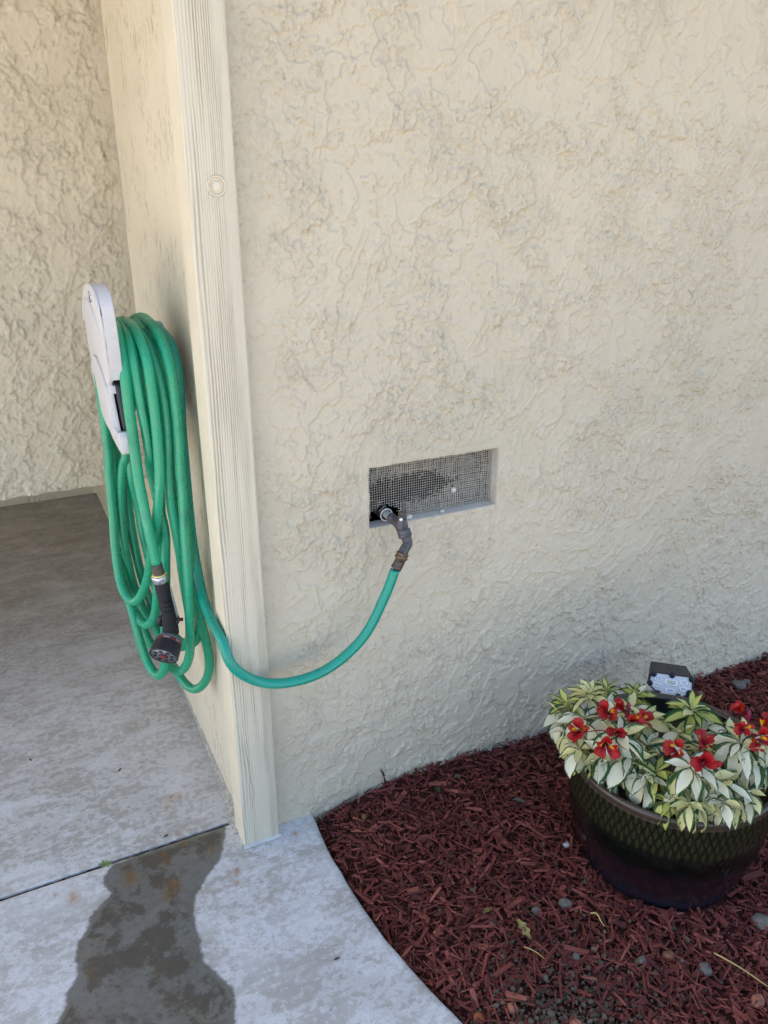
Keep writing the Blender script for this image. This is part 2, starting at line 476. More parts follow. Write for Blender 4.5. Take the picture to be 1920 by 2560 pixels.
mat_weed = simple('weed_green', (.19, .27, .10), .55, .35, 0, .25, 80)
mat_caulk = simple('pale_caulk', (.55, .54, .53), .8, .2, 0, .1, 60, .3, 200)

def hose_mat(name, c, dull, cross=1.0):
    """Clear-coated vinyl with the reinforcing braid showing through."""
    t = NT(name); v = t.tex(); uvn = t.node('ShaderNodeUVMap').outputs[0]
    s = t.node('ShaderNodeSeparateXYZ'); t.link(uvn, s.inputs[0])
    u = t.math('MULTIPLY', s.outputs[0], 14 * 2 * math.pi); l = t.math('MULTIPLY', s.outputs[1], 1300.0)
    a = t.math('ABSOLUTE', t.math('SINE', t.math('ADD', t.math('MULTIPLY', u, .5), t.math('MULTIPLY', l, .5))))
    b = t.math('ABSOLUTE', t.math('SINE', t.math('SUBTRACT', t.math('MULTIPLY', u, .5), t.math('MULTIPLY', l, .5))))
    lines = t.math('MAXIMUM', t.rng(a, .80, .97), t.rng(b, .80, .97))
    lite = tuple(min(1, x * 1.75 + .03) for x in c)
    col = t.mix(t.math('MULTIPLY', lines, .85 * cross), c, lite)
    pat = t.rng(t.noise(v, 13, 4, .6), .55, .72); col = t.mix(t.math('MULTIPLY', pat, .55), col, dull)
    d2 = t.rng(t.noise(v, 48, 5, .65), .5, .8); col = t.mix(t.math('MULTIPLY', d2, .30), col, (.12, .20, .155))
    t.base(col, t.rng(t.noise(v, 35, 4, .6), .3, .7, .24, .42), .55)
    t.set(t.b.inputs['Subsurface Weight'], .0); t.set(t.b.inputs['Subsurface Radius'], (.004, .010, .007)); t.set(t.b.inputs['Subsurface Scale'], .4)
    return t.m
mat_hose = hose_mat('green_vinyl', (.001, .235, .122), (.006, .17, .115))
mat_teal = hose_mat('weathered_teal_vinyl', (.002, .29, .205), (.005, .17, .165), .10)

def leaf_mat(name, mid, blush, edge, amount):
    t = NT(name); uvn = t.node('ShaderNodeUVMap').outputs[0]
    s = t.node('ShaderNodeSeparateXYZ'); t.link(uvn, s.inputs[0]); r = t.rand()
    u = t.math('ABSOLUTE', t.math('SUBTRACT', t.math('MULTIPLY', s.outputs[0], 2.0), 1.0)); w = s.outputs[1]
    c = t.node('ShaderNodeCombineXYZ'); t.set(c.inputs[0], t.math('MULTIPLY', s.outputs[0], 9.0)); t.set(c.inputs[1], t.math('MULTIPLY', w, 1.5)); t.set(c.inputs[2], t.math('MULTIPLY', r, 90.0))
    n = t.noise(c.outputs[0], 1.0, 3, .6, .2)
    # the green rim widens unevenly and runs inward as streaks
    lim = t.math('ADD', t.math('ADD', amount, .0), t.math('MULTIPLY', t.math('SUBTRACT', n, .5), -1.15))
    lim = t.math('SUBTRACT', lim, t.rng(w, .62, 1.0, 0, .22))
    lim = t.math('SUBTRACT', lim, t.math('MULTIPLY', t.math('SUBTRACT', r, .5), .22))
    g = t.rng(t.math('SUBTRACT', u, lim), -.06, .06)
    f = t.noise(t.mapv(c.outputs[0], (4, .6, 1)), 1.0, 2, .5)
    body = t.mix(t.rng(f, .35, .7, 0, .6), mid, blush)
    col = t.mix(g, body, t.mix(t.rng(f, .3, .7), edge, tuple(x * 1.9 for x in edge)))
    t.base(col, .42, .38)
    t.bump(t.math('SINE', t.math('MULTIPLY', s.outputs[0], 70.0)), .18, .0006)
    tr = t.node('ShaderNodeBsdfTranslucent'); t.link(col, tr.inputs[0]); mx = t.node('ShaderNodeMixShader'); mx.inputs[0].default_value = .28
    t.link(t.b.outputs[0], mx.inputs[1]); t.link(tr.outputs[0], mx.inputs[2]); t.link(mx.outputs[0], t.out.inputs[0])
    return t.m
GREEN = (.022, .072, .022)
mat_leaf = [leaf_mat('white_variegated_leaf', (.90, .86, .66), (.86, .81, .54), GREEN, .79),
            leaf_mat('cream_variegated_leaf', (.88, .81, .42), (.80, .76, .32), GREEN, .78),
            leaf_mat('lime_variegated_leaf', (.66, .66, .19), (.52, .57, .14), GREEN, .72)]
mat_stem = simple('pale_stem', (.42, .36, .20), .6, .3, 0, .2, 60)

def petal_mat(name, spot):
    t = NT(name); uvn = t.node('ShaderNodeUVMap').outputs[0]; s = t.node('ShaderNodeSeparateXYZ'); t.link(uvn, s.inputs[0])
    u = t.math('ABSOLUTE', t.math('SUBTRACT', t.math('MULTIPLY', s.outputs[0], 2.0), 1.0)); w = s.outputs[1]
    c = t.node('ShaderNodeCombineXYZ'); t.set(c.inputs[0], t.math('MULTIPLY', s.outputs[0], 10.0)); t.set(c.inputs[1], t.math('MULTIPLY', w, 2.0)); t.set(c.inputs[2], t.math('MULTIPLY', t.rand(), 50.0))
    n = t.noise(c.outputs[0], 1.0, 3, .6)
    col = t.mix(t.rng(n, .3, .7), (.27, .006, .010), (.48, .014, .012))
    col = t.mix(t.rng(w, .0, .35, .55, 0), col, (.25, .02, .06))
    if spot:
        z = t.math('MULTIPLY', t.math('MULTIPLY', t.rng(w, .26, .36), t.rng(w, .66, .78, 1, 0)), t.rng(u, .62, .85, 1, 0))
        col = t.mix(z, col, (.90, .50, .015))
        k = t.math('MULTIPLY', z, t.rng(t.noise(t.mapv(c.outputs[0], (2.2, .9, 1)), 1.0, 2, .5), .62, .68))
        col = t.mix(k, col, (.10, .01, .012))
    t.base(col, .45, .35)
    tr = t.node('ShaderNodeBsdfTranslucent'); t.link(col, tr.inputs[0]); mx = t.node('ShaderNodeMixShader'); mx.inputs[0].default_value = .2
    t.link(t.b.outputs[0], mx.inputs[1]); t.link(tr.outputs[0], mx.inputs[2]); t.link(mx.outputs[0], t.out.inputs[0])
    return t.m
mat_petal = petal_mat('red_petal', False); mat_petal_y = petal_mat('yellow_throated_petal', True)
mat_tube = simple('crimson_flower_tube', (.24, .012, .05), .5, .35)
mat_stamen = simple('stamen', (.62, .24, .10), .5, .3)

def pot_mat():
    t = NT('dripped_glaze'); v = t.tex(); e = t.attr('emboss')
    s = t.node('ShaderNodeSeparateXYZ'); t.link(v, s.inputs[0]); z = t.math('SUBTRACT', s.outputs[2], .030)
    n = t.noise(v, 16, 5, .65); drip = t.noise(t.mapv(v, (34, 34, 7)), 1, 4, .6)
    zz = t.math('ADD', z, t.math('MULTIPLY', t.math('SUBTRACT', drip, .5), .07))
    col = t.mix(t.rng(zz, .085, .135), (.014, .007, .010), (.0015, .0038, .0032))
    col = t.mix(t.rng(zz, .150, .185), col, (.0035, .0085, .0045))
    col = t.mix(t.math('MULTIPLY', e, t.rng(zz, .13, .20)), col, (.032, .030, .012))
    col = t.mix(t.rng(zz, -.02, .07, .75, 0), col, (.026, .025, .040))
    col = t.mix(t.math('MULTIPLY', t.rng(n, .5, .72), .35), col, (.045, .022, .024))
    rim = t.rng(z, .262, .268); col = t.mix(rim, col, (.062, .044, .032))
    rough = t.rng(t.noise(v, 60, 4, .6), .3, .7, .10, .22)
    t.base(col, rough, .5)
    t.bump(t.noise(v, 120, 3, .6), .12, .001)
    return t.m
mat_pot = pot_mat()
mat_pot_in = simple('pot_lining', (.010, .014, .012), .35, .45, 0, .3, 40)
mat_pot_soil = simple('potting_soil', (.050, .034, .024), .95, .1, 0, .4, 70, .7, 120)

# ------------------------------------------------------------------ ground
def axis(parts):
    out = []
    for a, b, st in parts: out.append(np.arange(a, b - 1e-9, st))
    out.append([parts[-1][1]]); return np.concatenate(out)

gx = axis([(-60, -5, 11), (-5, 6, 1.1), (6, 60, 10.8)]); gy = axis([(-60, -5, 11), (-5, 6, 1.1), (6, 60, 10.8)])
X, Y = np.meshgrid(gx, gy)
ground = obj('ground', np.stack([X, Y, np.full_like(X, -.14)], -1).reshape(-1, 3), grid_quads(*X.shape), mat_ground)
ground['kind'] = 'structure'

EDGE_Y = np.array([.30, .043, -.1, -.163, -.307, -.421, -.556, -.675, -.80, -.95, -1.2, -1.6, -2.2, -3.4])
EDGE_X = np.array([.20, .200, .192, .188, .194, .203, .228, .257, .292, .338, .42, .56, .78, 1.30])
def edge_x(y): return np.interp(-np.asarray(y), -EDGE_Y, EDGE_X)

WETP = np.array([(-.309, .055), (-.332, .024), (-.337, -.001), (-.329, -.033), (-.349, -.055), (-.375, -.083), (-.394, -.114), (-.408, -.141), (-.418, -.183), (-.417, -.223), (-.433, -.241), (-.449, -.258), (-.455, -.287), (-.472, -.316), (-.5, -.353), (-.525, -.45), (-.50, -.57), (-.42, -.65), (-.31, -.68), (-.21, -.64), (-.162, -.58), (-.154, -.542), (-.152, -.474), (-.137, -.416), (-.138, -.395), (-.154, -.361), (-.172, -.308), (-.162, -.253), (-.168, -.225), (-.161, -.174), (-.143, -.124), (-.103, -.083), (-.054, -.036), (-.024, .055)])
RUST = [(-.087, .255, .004), (-.106, .214, .008), (-.129, .223, .012), (-.145, .192, .008), (-.142, .084, .006), (-.134, .043, .006), (-.076, -.006, .009), (-.186, .03, .009), (-.187, .003, .009), (-.225, .021, .006), (-.185, -.079, .017), (-.203, -.1, .014), (-.04, -.1, .010), (-.048, -.137, .006), (-.405, -.009, .016), (-.442, .019, .005), (-.395, -.234, .008), (-.276, -.009, .018), (.118, .004, .008), (.132, -.05, .007), (-.16, .44, .006), (-.02, -.2, .006)]

def poly_sd(x, y, P):
    """signed distance, positive inside"""
    d = np.full(x.shape, 1e9); inside = np.zeros(x.shape, bool); n = len(P)
    for i in range(n):
        a = P[i]; b = P[(i + 1) % n]; e = b - a
        t = np.clip(((x - a[0]) * e[0] + (y - a[1]) * e[1]) / (e @ e), 0, 1)
        d = np.minimum(d, np.hypot(x - a[0] - t * e[0], y - a[1] - t * e[1]))
        c = ((a[1] > y) != (b[1] > y)) & (x < (b[0] - a[0]) * (y - a[1]) / (b[1] - a[1] + 1e-12) + a[0]); inside ^= c
    return np.where(inside, d, -d)

def slab(name, ys, right, round_right, joint_row):
    t = np.r_[0, 0, 0, .0015, .004, .008, .013]; zt = np.r_[-.12, -.05, -.013, -.0075, -.0038, -.0011, 0]
    if not round_right: t = np.r_[0.0, .004, .008, .013]; zt = np.zeros(4)
    t2 = axis([(.019, .95, .006), (.95, 3.4, .12)])
    tt = np.r_[t, t2]; zz = np.r_[zt, np.zeros(len(t2))]
    Yg = np.repeat(ys[:, None], len(tt), 1)
    Xg = right(ys)[:, None] - tt[None, :]
    Zg = np.repeat(zz[None, :], len(ys), 0)
    wob = .0035 * fbm(Yg[:, 0] * 9, Yg[:, 0] * 0 + 2.5, 3, 4) if round_right else 0 * Yg[:, 0]
    Xg[:, :] += wob[:, None]
    Zg = Zg + np.where(zz[None] > -.02, .0012 * fbm(Xg * 9, Yg * 9, 3, 21) * (tt[None] > .01), 0)
    # wandering joint edges with a worn arris
    for row, sgn in joint_row:
        Yg[row] += .0022 * fbm(Xg[row] * 22, Xg[row] * 0, 4, 8 + sgn); Zg[row] -= .0016
    x = Xg; y = Yg
    sd = poly_sd(x, y, WETP) + .012 * fbm(x * 18, y * 13, 5, 51)
    wet = np.clip(.5 + sd / .030, 0, 1) * (y < .058)
    rust = np.zeros_like(x)
    for rx, ry, rr in RUST: rust = np.maximum(rust, np.exp(-(((x - rx) / rr) ** 2 + ((y - ry) / (rr * 1.25)) ** 2)))
    dirt_shade = np.clip(sstep(.55, 1.5, y + .22 * fbm(x * 4, y * 4, 4, 61)) + .55 * sstep(.13, .02, right(np.clip(ys, -9, 9))[:, None] - x) * (y > .1), 0, 1) * (x > -4)  # back part stands in for shade below the overhang
    V = np.stack([Xg, Yg, Zg], -1)
    # skirt down into the joint / under the far wall
    lo = V[:1].copy(); lo[..., 2] = -.12; hi = V[-1:].copy(); hi[..., 2] = -.12
    V = np.concatenate([lo, V[:1], V, V[-1:], hi]); ext = lambda a: np.concatenate([a[:1], a[:1], a, a[-1:], a[-1:]]).ravel()
    fm = np.ones((V.shape[0] - 1, V.shape[1] - 1), bool); fm[1] = False; fm[-2] = False
    o = obj(name, V.reshape(-1, 3), grid_quads(V.shape[0], V.shape[1], mask=fm), mat_concrete, smooth=True, attrs=dict(wet=ext(wet), rust=ext(rust), dirt_shade=ext(dirt_shade)))
    o['kind'] = 'structure'
    return o

ys = axis([(-3.4, -1.0, .15), (-1.0, .030, .006), (.030, .0555, .005)])
slab('walkway', ys, edge_x, True, [(-1, 0)])
ys = axis([(.0668, .9, .006), (.9, 2.9, .05)])
slab('patio', ys, lambda y: np.full_like(np.asarray(y, float), .06), False, [(0, 1)])
jm = MB(); jx = np.arange(-3.3, .06, .01)
jz = -.0075 + .003 * fbm(jx * 40, jx * 0, 3, 3)
jm.add(np.concatenate([np.stack([jx, 0 * jx + .050, jz], 1), np.stack([jx, 0 * jx + .072, jz + .003 * fbm(jx * 60, jx * 0 + 5, 2, 6)], 1)]), grid_quads(2, len(jx)))
j = jm.build('joint_dirt', simple('black_joint_dirt', (.012, .011, .010), .95, .05, 0, .4, 90)); j['kind'] = 'stuff'

# ------------------------------------------------------------------ front wall with its vent opening
VX0, VX1, VZ0, VZ1 = .3713, .7279, .7885, .9392
wx = axis([(.078, 2.02, .0024), (2.02, 4.6, .2)]); wz = axis([(-.13, 2.02, .0024), (2.02, 2.75, .12)])
for arr, vals in ((wx, (VX0, VX1)), (wz, (VZ0, VZ1))):
    for q in vals: arr[np.argmin(abs(arr - q))] = q
Xw, Zw = np.meshgrid(wx, wz)
Hw, Ew, Rw = stucco(Xw, Zw, 11)
# the plaster swells out below and is thin where it was floated along the post and round the vent
near_post = sstep(.02, .12, Xw - .09)
dv = np.maximum(np.maximum(VX0 - Xw, Xw - VX1), np.maximum(VZ0 - Zw, Zw - VZ1))
near_vent = sstep(.004, .05, np.abs(dv))
Hw = Hw * (.45 + .55 * near_post) * (.45 + .55 * near_vent); Ew = Ew * near_vent
foot = sstep(.055, .0, Zw + .012 * fbm(Xw * 14, Xw * 0 + 3, 4, 77))
Hw = Hw - .004 * foot * (Xw > .19)
fade = sstep(2.06, 1.96, Xw) * sstep(2.06, 1.98, Zw); Hw = Hw * fade; Ew = Ew * fade
ring = np.exp(-((dv - .006) / .006) ** 2) * .0012; Hw = Hw + ring
mask = ~((Xw[:-1, :-1] >= VX0 - 1e-6) & (Xw[1:, 1:] <= VX1 + 1e-6) & (Zw[:-1, :-1] >= VZ0 - 1e-6) & (Zw[1:, 1:] <= VZ1 + 1e-6))
wall = empty('stucco_wall', (.5, 0, 0), 'large beige rough stucco wall with a screened vent opening, above the red mulch bed', 'wall')
obj('stucco_face', np.stack([Xw, -Hw, Zw], -1).reshape(-1, 3), grid_quads(*Xw.shape, mask=mask), mat_stucco, wall, attrs=dict(edge=Ew.ravel(), rough=Rw.ravel()))
rv = MB(); d0, d1 = .0, .034
c = [(VX0, VZ0), (VX1, VZ0), (VX1, VZ1), (VX0, VZ1)]
n = 24; path = []
for i in range(4):
    a, b = np.array(c[i]), np.array(c[(i + 1) % 4])
    for t in np.linspace(0, 1, n, endpoint=False): path.append(a + (b - a) * t)
path = np.array(path); path = np.r_[path, path[:1]]
rows = []
for y, off in ((-.0025, -.0012), (.002, .0004), (.016, .0012), (d1, .002)):
    ctr = np.array([(VX0 + VX1) / 2, (VZ0 + VZ1) / 2]); q = path + np.sign(path - ctr) * off * -1
    q = q + .0009 * np.stack([perlin(path[:, 0] * 40 + y * 30, path[:, 1] * 40, 3), perlin(path[:, 0] * 40, path[:, 1] * 40 + 9, 4)], 1)
    rows.append(np.stack([q[:, 0], np.full(len(q), y), q[:, 1]], 1))
R_ = np.stack(rows); rv.add(R_.reshape(-1, 3), grid_quads(R_.shape[0], R_.shape[1]))
rv.build('vent_reveal', simple('reveal_paint', (.56, .515, .44), .75, .25, 0, .08, 30, .3, 180), wall, smooth=False)
# hollow crawl space behind the vent
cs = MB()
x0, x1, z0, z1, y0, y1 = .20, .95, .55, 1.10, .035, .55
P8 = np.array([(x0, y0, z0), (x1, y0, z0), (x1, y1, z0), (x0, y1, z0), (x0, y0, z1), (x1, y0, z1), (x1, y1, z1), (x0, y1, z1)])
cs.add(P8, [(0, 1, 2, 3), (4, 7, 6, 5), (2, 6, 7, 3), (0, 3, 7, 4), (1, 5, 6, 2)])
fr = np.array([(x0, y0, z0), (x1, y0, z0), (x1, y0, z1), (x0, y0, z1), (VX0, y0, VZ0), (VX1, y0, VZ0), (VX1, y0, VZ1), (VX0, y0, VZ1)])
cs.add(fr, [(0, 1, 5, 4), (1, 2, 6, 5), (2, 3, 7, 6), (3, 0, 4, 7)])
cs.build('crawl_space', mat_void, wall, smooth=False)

# ------------------------------------------------------------------ return wall (smooth, the hose hangs on it)
WXP = .0178
sy = axis([(.030, 1.0, .0045), (1.0, 2.82, .06)]); sz = axis([(-.12, 2.0, .0045), (2.0, 2.75, .12)])
Ys, Zs = np.meshgrid(sy, sz)
Hs = .0016 * fbm(Ys * 6, Zs * 4, 4, 41) + .0009 * fbm(Ys * 42, Zs * 15, 4, 42, .6)
ridge = np.exp(-((Ys - .745 + .012 * fbm(Zs * 5, Zs * 0, 3, 44)) / .02) ** 2); Hs = Hs + .004 * ridge
crackm = sstep(.50, .62, fbm(Ys * 55 + .6 * fbm(Ys * 20, Zs * 9, 2, 45), Zs * 8, 3, 46)); Hs = Hs - .0016 * crackm
chip = sstep(.0, .014, .016 + .012 * fbm(Ys * 26, Ys * 0, 4, 47) - Zs); Hs = Hs - .010 * chip
ret = empty('return_wall', (WXP, .03, 0), 'narrow cream wall with fine upright cracks behind the green hose coil', 'wall')
obj('plaster_face', np.stack([WXP - Hs, Ys, Zs], -1).reshape(-1, 3), grid_quads(*Ys.shape), mat_smooth, ret)
# crumbling mortar along its foot, swelling towards the post
my = np.arange(.015, .80, .004); k = np.linspace(0, 1, 7)
Wd = np.interp(my, [.0, .06, .2, .42, .63, .8], [.034, .033, .020, .009, .004, .003]) * (1 + .35 * fbm(my * 45, my * 0, 4, 71)) + .002
Hd = np.interp(my, [0, .2, .6, .8], [.020, .016, .010, .008]) * (1 + .5 * fbm(my * 38, my * 0 + 4, 4, 72))
MY, K = np.meshgrid(my, k, indexing='ij')
mxg = WXP + .002 - Wd[:, None] * K; mzg = Hd[:, None] * (1 - K) ** 1.6 + .0035 * fbm(MY * 85, K * 5, 3, 73) * (1 - K) - .001 * K
obj('mortar_fillet', np.stack([mxg, MY, mzg], -1).reshape(-1, 3), grid_quads(len(my), 7), mat_mortar, ret, smooth=False)

# ------------------------------------------------------------------ overhanging bay wall and the foundation behind it
bx = axis([(-2.6, -.52, .25), (-.52, WXP + .004, .0034)]); bz = axis([(.731, 2.0, .0034), (2.0, 2.75, .12)])
Xb, Zb = np.meshgrid(bx, bz)
Hb, Eb, Rb = stucco(Xb * 1.0, Zb * 1.0, 29, 1.25, -.20)
corner = sstep(.0, .05, WXP - Xb + .02 * fbm(Zb * 9, Zb * 0, 3, 31)); Hb = Hb * (.35 + .65 * corner) * 1.15
fade = sstep(-.56, -.50, Xb) * sstep(2.06, 1.98, Zb); Hb = Hb * fade; Eb = Eb * fade
lip = .004 * fbm(Xb * 24, Xb * 0, 4, 37) * (Zb < .735)
bay = empty('bay_wall', (-.5, .77, .731), 'coarse beige stucco wall overhanging the dark patio at upper left', 'wall')
obj('stucco_face', np.stack([Xb, .77 - Hb, Zb + lip], -1).reshape(-1, 3), grid_quads(*Xb.shape), mat_stucco_back, bay, attrs=dict(edge=Eb.ravel(), rough=Rb.ravel()))
sm = MB(); sm.add([(-2.6, .768, .735), (WXP, .768, .735), (WXP, 2.8, .735), (-2.6, 2.8, .735)], [(0, 1, 2, 3)])
sm.build('soffit', mat_smooth, bay, smooth=False)
fx = axis([(-2.6, -.8, .2), (-.8, WXP, .03)]); fz = np.linspace(-.05, .74, 12); Xf, Zf = np.meshgrid(fx, fz)
fo = obj('foundation_wall', np.stack([Xf, 2.79 + .004 * fbm(Xf * 6, Zf * 6, 3, 9), Zf], -1).reshape(-1, 3), grid_quads(*Xf.shape), mat_smooth)
tag(fo, 'low tan foundation strip at the back of the patio under the overhang', 'wall')
unseen_roof = bm_obj('unseen_roof', box_bm((-2.7, -.40, 2.70), (4.9, 5.2, 2.86)), mat_unseen_roof); unseen_roof['kind'] = 'structure'  # unseen slab, added to block sun and sky above the walls

# ------------------------------------------------------------------ post
post = empty('corner_post', (.045, 0, 0), 'beige painted wooden post with deep upright grain at the wall corner', 'post')
PW = .0906
pu = np.linspace(0, PW, 92); pz = axis([(0.0, 2.0, .006), (2.0, 2.7, .05)])
U, Z = np.meshgrid(pu, pz)
warp = .0075 * fbm(U * 16, Z * 1.3, 4, 81) + .0022 * fbm(U * 40, Z * 4, 2, 82) + .006 * perlin(U * 5 + 3, Z * .6, 83)
knot = .006 * np.exp(-(((U - .028) / .010) ** 2 + ((Z - .23) / .05) ** 2)) * np.sign(U - .028)
ph = (U + warp + knot + .0006 * Z) / (.0046 + .0026 * (PW - U) / PW)
s_ = ph - np.floor(ph); groove = np.exp(-((s_ - .5) / .19) ** 2) * (.25 + .75 * sstep(-.25, .35, fbm(U * 45, Z * 2.2, 3, 84)))
Hp = -.0031 * groove + .00015 * fbm(U * 200, Z * 14, 2, 85)
edge_r = np.minimum(U, PW - U); Hp = Hp * sstep(0, .003, edge_r) - .0028 * (1 - sstep(0, .0035, edge_r))
bx0, bz0 = .0530, 1.542
rb = np.hypot(U - bx0, Z - bz0); inh = rb < .0155
Hp = np.where(inh, -.006, Hp)
yf = -.041 - Hp
V = np.stack([U, yf, Z], -1).reshape(-1, 3)
obj('grained_face', V, grid_quads(*U.shape), mat_post, post, attrs=dict(groove=(groove * sstep(0, .003, edge_r)).ravel() * ~inh.ravel()))
sb = MB(); zz = np.r_[np.arange(0, 2.0, .02), 2.7]
for xs, flip in ((0.0, 0), (PW, 1)):
    pr = []
    for y in (-.0382, -.036, .0, .042):
        xx = xs + (0.0004 if flip else -.0004) * np.array([perlin(z * 7 + y * 40, y * 9 + 1, 5 + flip) for z in zz])
        pr.append(np.stack([xx, np.full(len(zz), y), zz], 1))
    G = np.stack(pr); sb.add(G.reshape(-1, 3), grid_quads(4, len(zz)))
sb.build('side_face', mat_post_side, post, smooth=False)
cap = MB(); cap.add([(0, -.039, .0), (PW, -.039, .0), (PW, .04, .0), (0, .04, .0)], [(0, 1, 2, 3)]); cap.build('foot', mat_caulk, post)
ck = MB(); qx = np.linspace(-.003, PW + .004, 40)
rr_ = .004 + .0025 * fbm(qx * 60, qx * 0, 3, 5)
ck.add(np.concatenate([np.stack([qx, 0 * qx - .041 - rr_, 0 * qx + .0008], 1), np.stack([qx, 0 * qx - .0425, .004 + rr_ * .9], 1), np.stack([qx, 0 * qx - .036, .0045 + rr_ * .9], 1)]), grid_quads(3, len(qx)))
ck.build('caulk_bead', mat_caulk, post)
bo = MB(); lathe(bo, (bx0, -.0352, bz0), (0, -1, 0), [(.0150, 0), (.0150, .0012), (.0135, .0018), (.0085, .0018)], 24)
b1 = bo.build('washer', mat_post_side, post)
bo = MB(); lathe(bo, (bx0, -.0365, bz0), (0, -1, 0), [(.0088, 0), (.0088, .0042), (.0072, .0052), (.003, .0054)], 6)
bo.build('bolt_head', mat_post_side, b1, smooth=False)
bo = MB(); lathe(bo, (bx0, -.0405, bz0), (0, -1, 0), [(.0150, 0), (.0178, .0), (.0180, .0010), (.0160, .0018), (.0150, .0010), (.0148, -.005)], 28, caps=False)
bo.build('counterbore', mat_post_side, post)

# ------------------------------------------------------------------ vent screen
vent = empty('vent_screen', (.55, .020, VZ0), 'rectangular rusty wire mesh screen, sagging and torn, set in the wall vent', 'vent')
def wires(x0, x1, z0, z1, y, pitch, rad, amp, seed, keep=None, jit=0.0):
    mb = MB()
    def off(x, z):
        return (amp * fbm(x * 9, z * 9, 3, seed), amp * fbm(x * 9 + 7, z * 9 + 2, 3, seed + 1), .9 * amp * fbm(x * 7, z * 10 + 5, 3, seed + 2))
    for direction in (0, 1):
        a0, a1, b0, b1 = (x0, x1, z0, z1) if direction == 0 else (z0, z1, x0, x1)
        for p in np.arange(a0 + pitch * .4, a1, pitch):
            t = np.arange(b0, b1 + .0045, .0045); t[-1] = b1
            x, z = (np.full_like(t, p), t) if direction == 0 else (t, np.full_like(t, p))
            dx, dz, dy = off(x, z)
            ed = np.clip(np.minimum(np.minimum(x - x0, x1 - x), np.minimum(z - z0, z1 - z)) / .015, .15, 1)
            j = jit * rng.normal(size=3)
            P_ = np.stack([x + dx * ed + j[0], y + dy * 1.2 * ed + (.0004 if direction else -.0004) + j[1], z + dz * ed + j[2]], 1)
            if keep is None: runs = [P_]
            else:
                k = keep(x, z); runs = []; cur = []
                for q, f in zip(P_, k):
                    if f: cur.append(q)
                    elif cur: runs.append(np.array(cur)); cur = []
                if cur: runs.append(np.array(cur))
            for r in runs:
                if len(r) > 2:
                    V, Q, T, _ = sweep(r, rad, 4, caps=False); mb.add(V, Q)
    return mb
vx0, vx1, vz0, vz1 = VX0 - .001, VX1 + .001, VZ0, VZ1 + .001
hole = lambda x, z: ~((((x - .421) / .040) ** 2 + ((z - .803) / .026) ** 2) < 1 + .35 * perlin(x * 50, z * 50, 3))
o = wires(vx0, vx1, vz0, vz1, .0215, .0062, .00050, .0026, 101, hole).build('wire_mesh', mat_wire, vent); tag(o, kind='stuff')
torn = lambda x, z: ~((np.abs((x - .49) / .115) ** 2.5 + np.abs((z - .862 - .02 * (x - .49)) / .034) ** 2.5) < 1 + .7 * perlin(x * 40, z * 40, 9) + .8 * perlin(x * 160, z * 160, 19)) & ~((x < .47) & (z < .83))
o = wires(vx0, vx1, vz0, vz1, .030, .0050, .00072, .0085, 120, torn, .0006).build('torn_inner_mesh', mat_wire, vent); tag(o, 'second mesh layer behind with a big ragged hole', kind='stuff')
fray = MB()
for i in range(46):
    a = rng.uniform(0, 2 * np.pi); cx, cz = (.49 + .115 * math.cos(a), .862 + .034 * math.sin(a)) if i < 30 else (.425 + .045 * math.cos(a), .803 + .028 * math.sin(a))
    p = np.array([cx, .028 if i < 30 else .020, cz]); d = np.array([-math.cos(a) * .4 + rng.normal() * .8, rng.uniform(-.9, .2), -math.sin(a) * .5 + rng.normal() * .6]); d /= np.linalg.norm(d)
    b = rng.normal(size=3) * .004; L = rng.uniform(.006, .016)
    add_tube(fray, [p, p + d * L * .5 + b, p + d * L + b * 2], .00055, 4)
o = fray.build('frayed_wire_ends', mat_wire, vent); tag(o, kind='stuff')
for (px, pz, s, nm) in ((.6115, .842, .0062, 'white pebble caught in the vent wire mesh'), (.484, .7925, .0080, 'white pebble lying on the vent sill beside the tap'), (.578, .7915, .0055, 'small pale pebble midway along the vent sill')):
    bm = bmesh.new(); bmesh.ops.create_icosphere(bm, subdivisions=2, radius=s)
    for v in bm.verts:
        v.co.x *= 1.25; v.co.z *= .8 if pz < .8 else 1.1; v.co += Vector(v.co) * .25 * float(perlin(v.co.x / s * 1.3 + px * 90, v.co.z / s * 1.3, 3))
    zc = pz if pz > .8 else VZ0 + s * .62
    bmesh.ops.translate(bm, verts=bm.verts, vec=(px, .0155 if pz > .8 else .012, zc))
    tag(bm_obj('white_pebble', bm, simple('white_stone', (.62, .60, .54), .7, .3, 0, .1), None, True, loc=(px, .012, zc - s * .6)), nm, 'pebble')

# ------------------------------------------------------------------ hose bib
bib = empty('hose_bib', (.418, .02, .815), 'tarnished old outdoor tap with broken handle coming out of the vent', 'tap')
m = MB(); lathe(m, (.4195, .060, .8128), (0, -1, .0), [(.0150, 0), (.0150, .053), (.0155, .055), (.0128, .055), (.0122, .03)], 20); m.build('pipe_sleeve', mat_valve, bib)
m = MB(); lathe(m, (.4195, .0065, .8128), (0, -1, 0), [(.0138, 0), (.0160, 0), (.0163, .0022), (.0150, .0034), (.0138, .0024)], 24, caps=False); m.build('sleeve_rim', mat_pvcrim, bib)
m = MB(); add_tube(m, [(.4200, .05, .8135), (.4185, .0, .8155), (.4150, -.035, .8172)], .0092, 16); m.build('supply_pipe', mat_pvc, bib)
m = MB(); b0 = np.array([.4160, -.026, .8170]); b1 = np.array([.4225, -.066, .8135])
lathe(m, b0, b1 - b0, [(.0100, -.002), (.0124, .0), (.0124, .008), (.0112, .010), (.0118, .020), (.0138, .030), (.0146, .040), (.0132, .050), (.0088, .056)], 18)
lathe(m, (.4225, -.066, .806), (.03, -.06, 1), [(.0120, -.006), (.0135, .004), (.0140, .012), (.0125, .021), (.0112, .026)], 18)
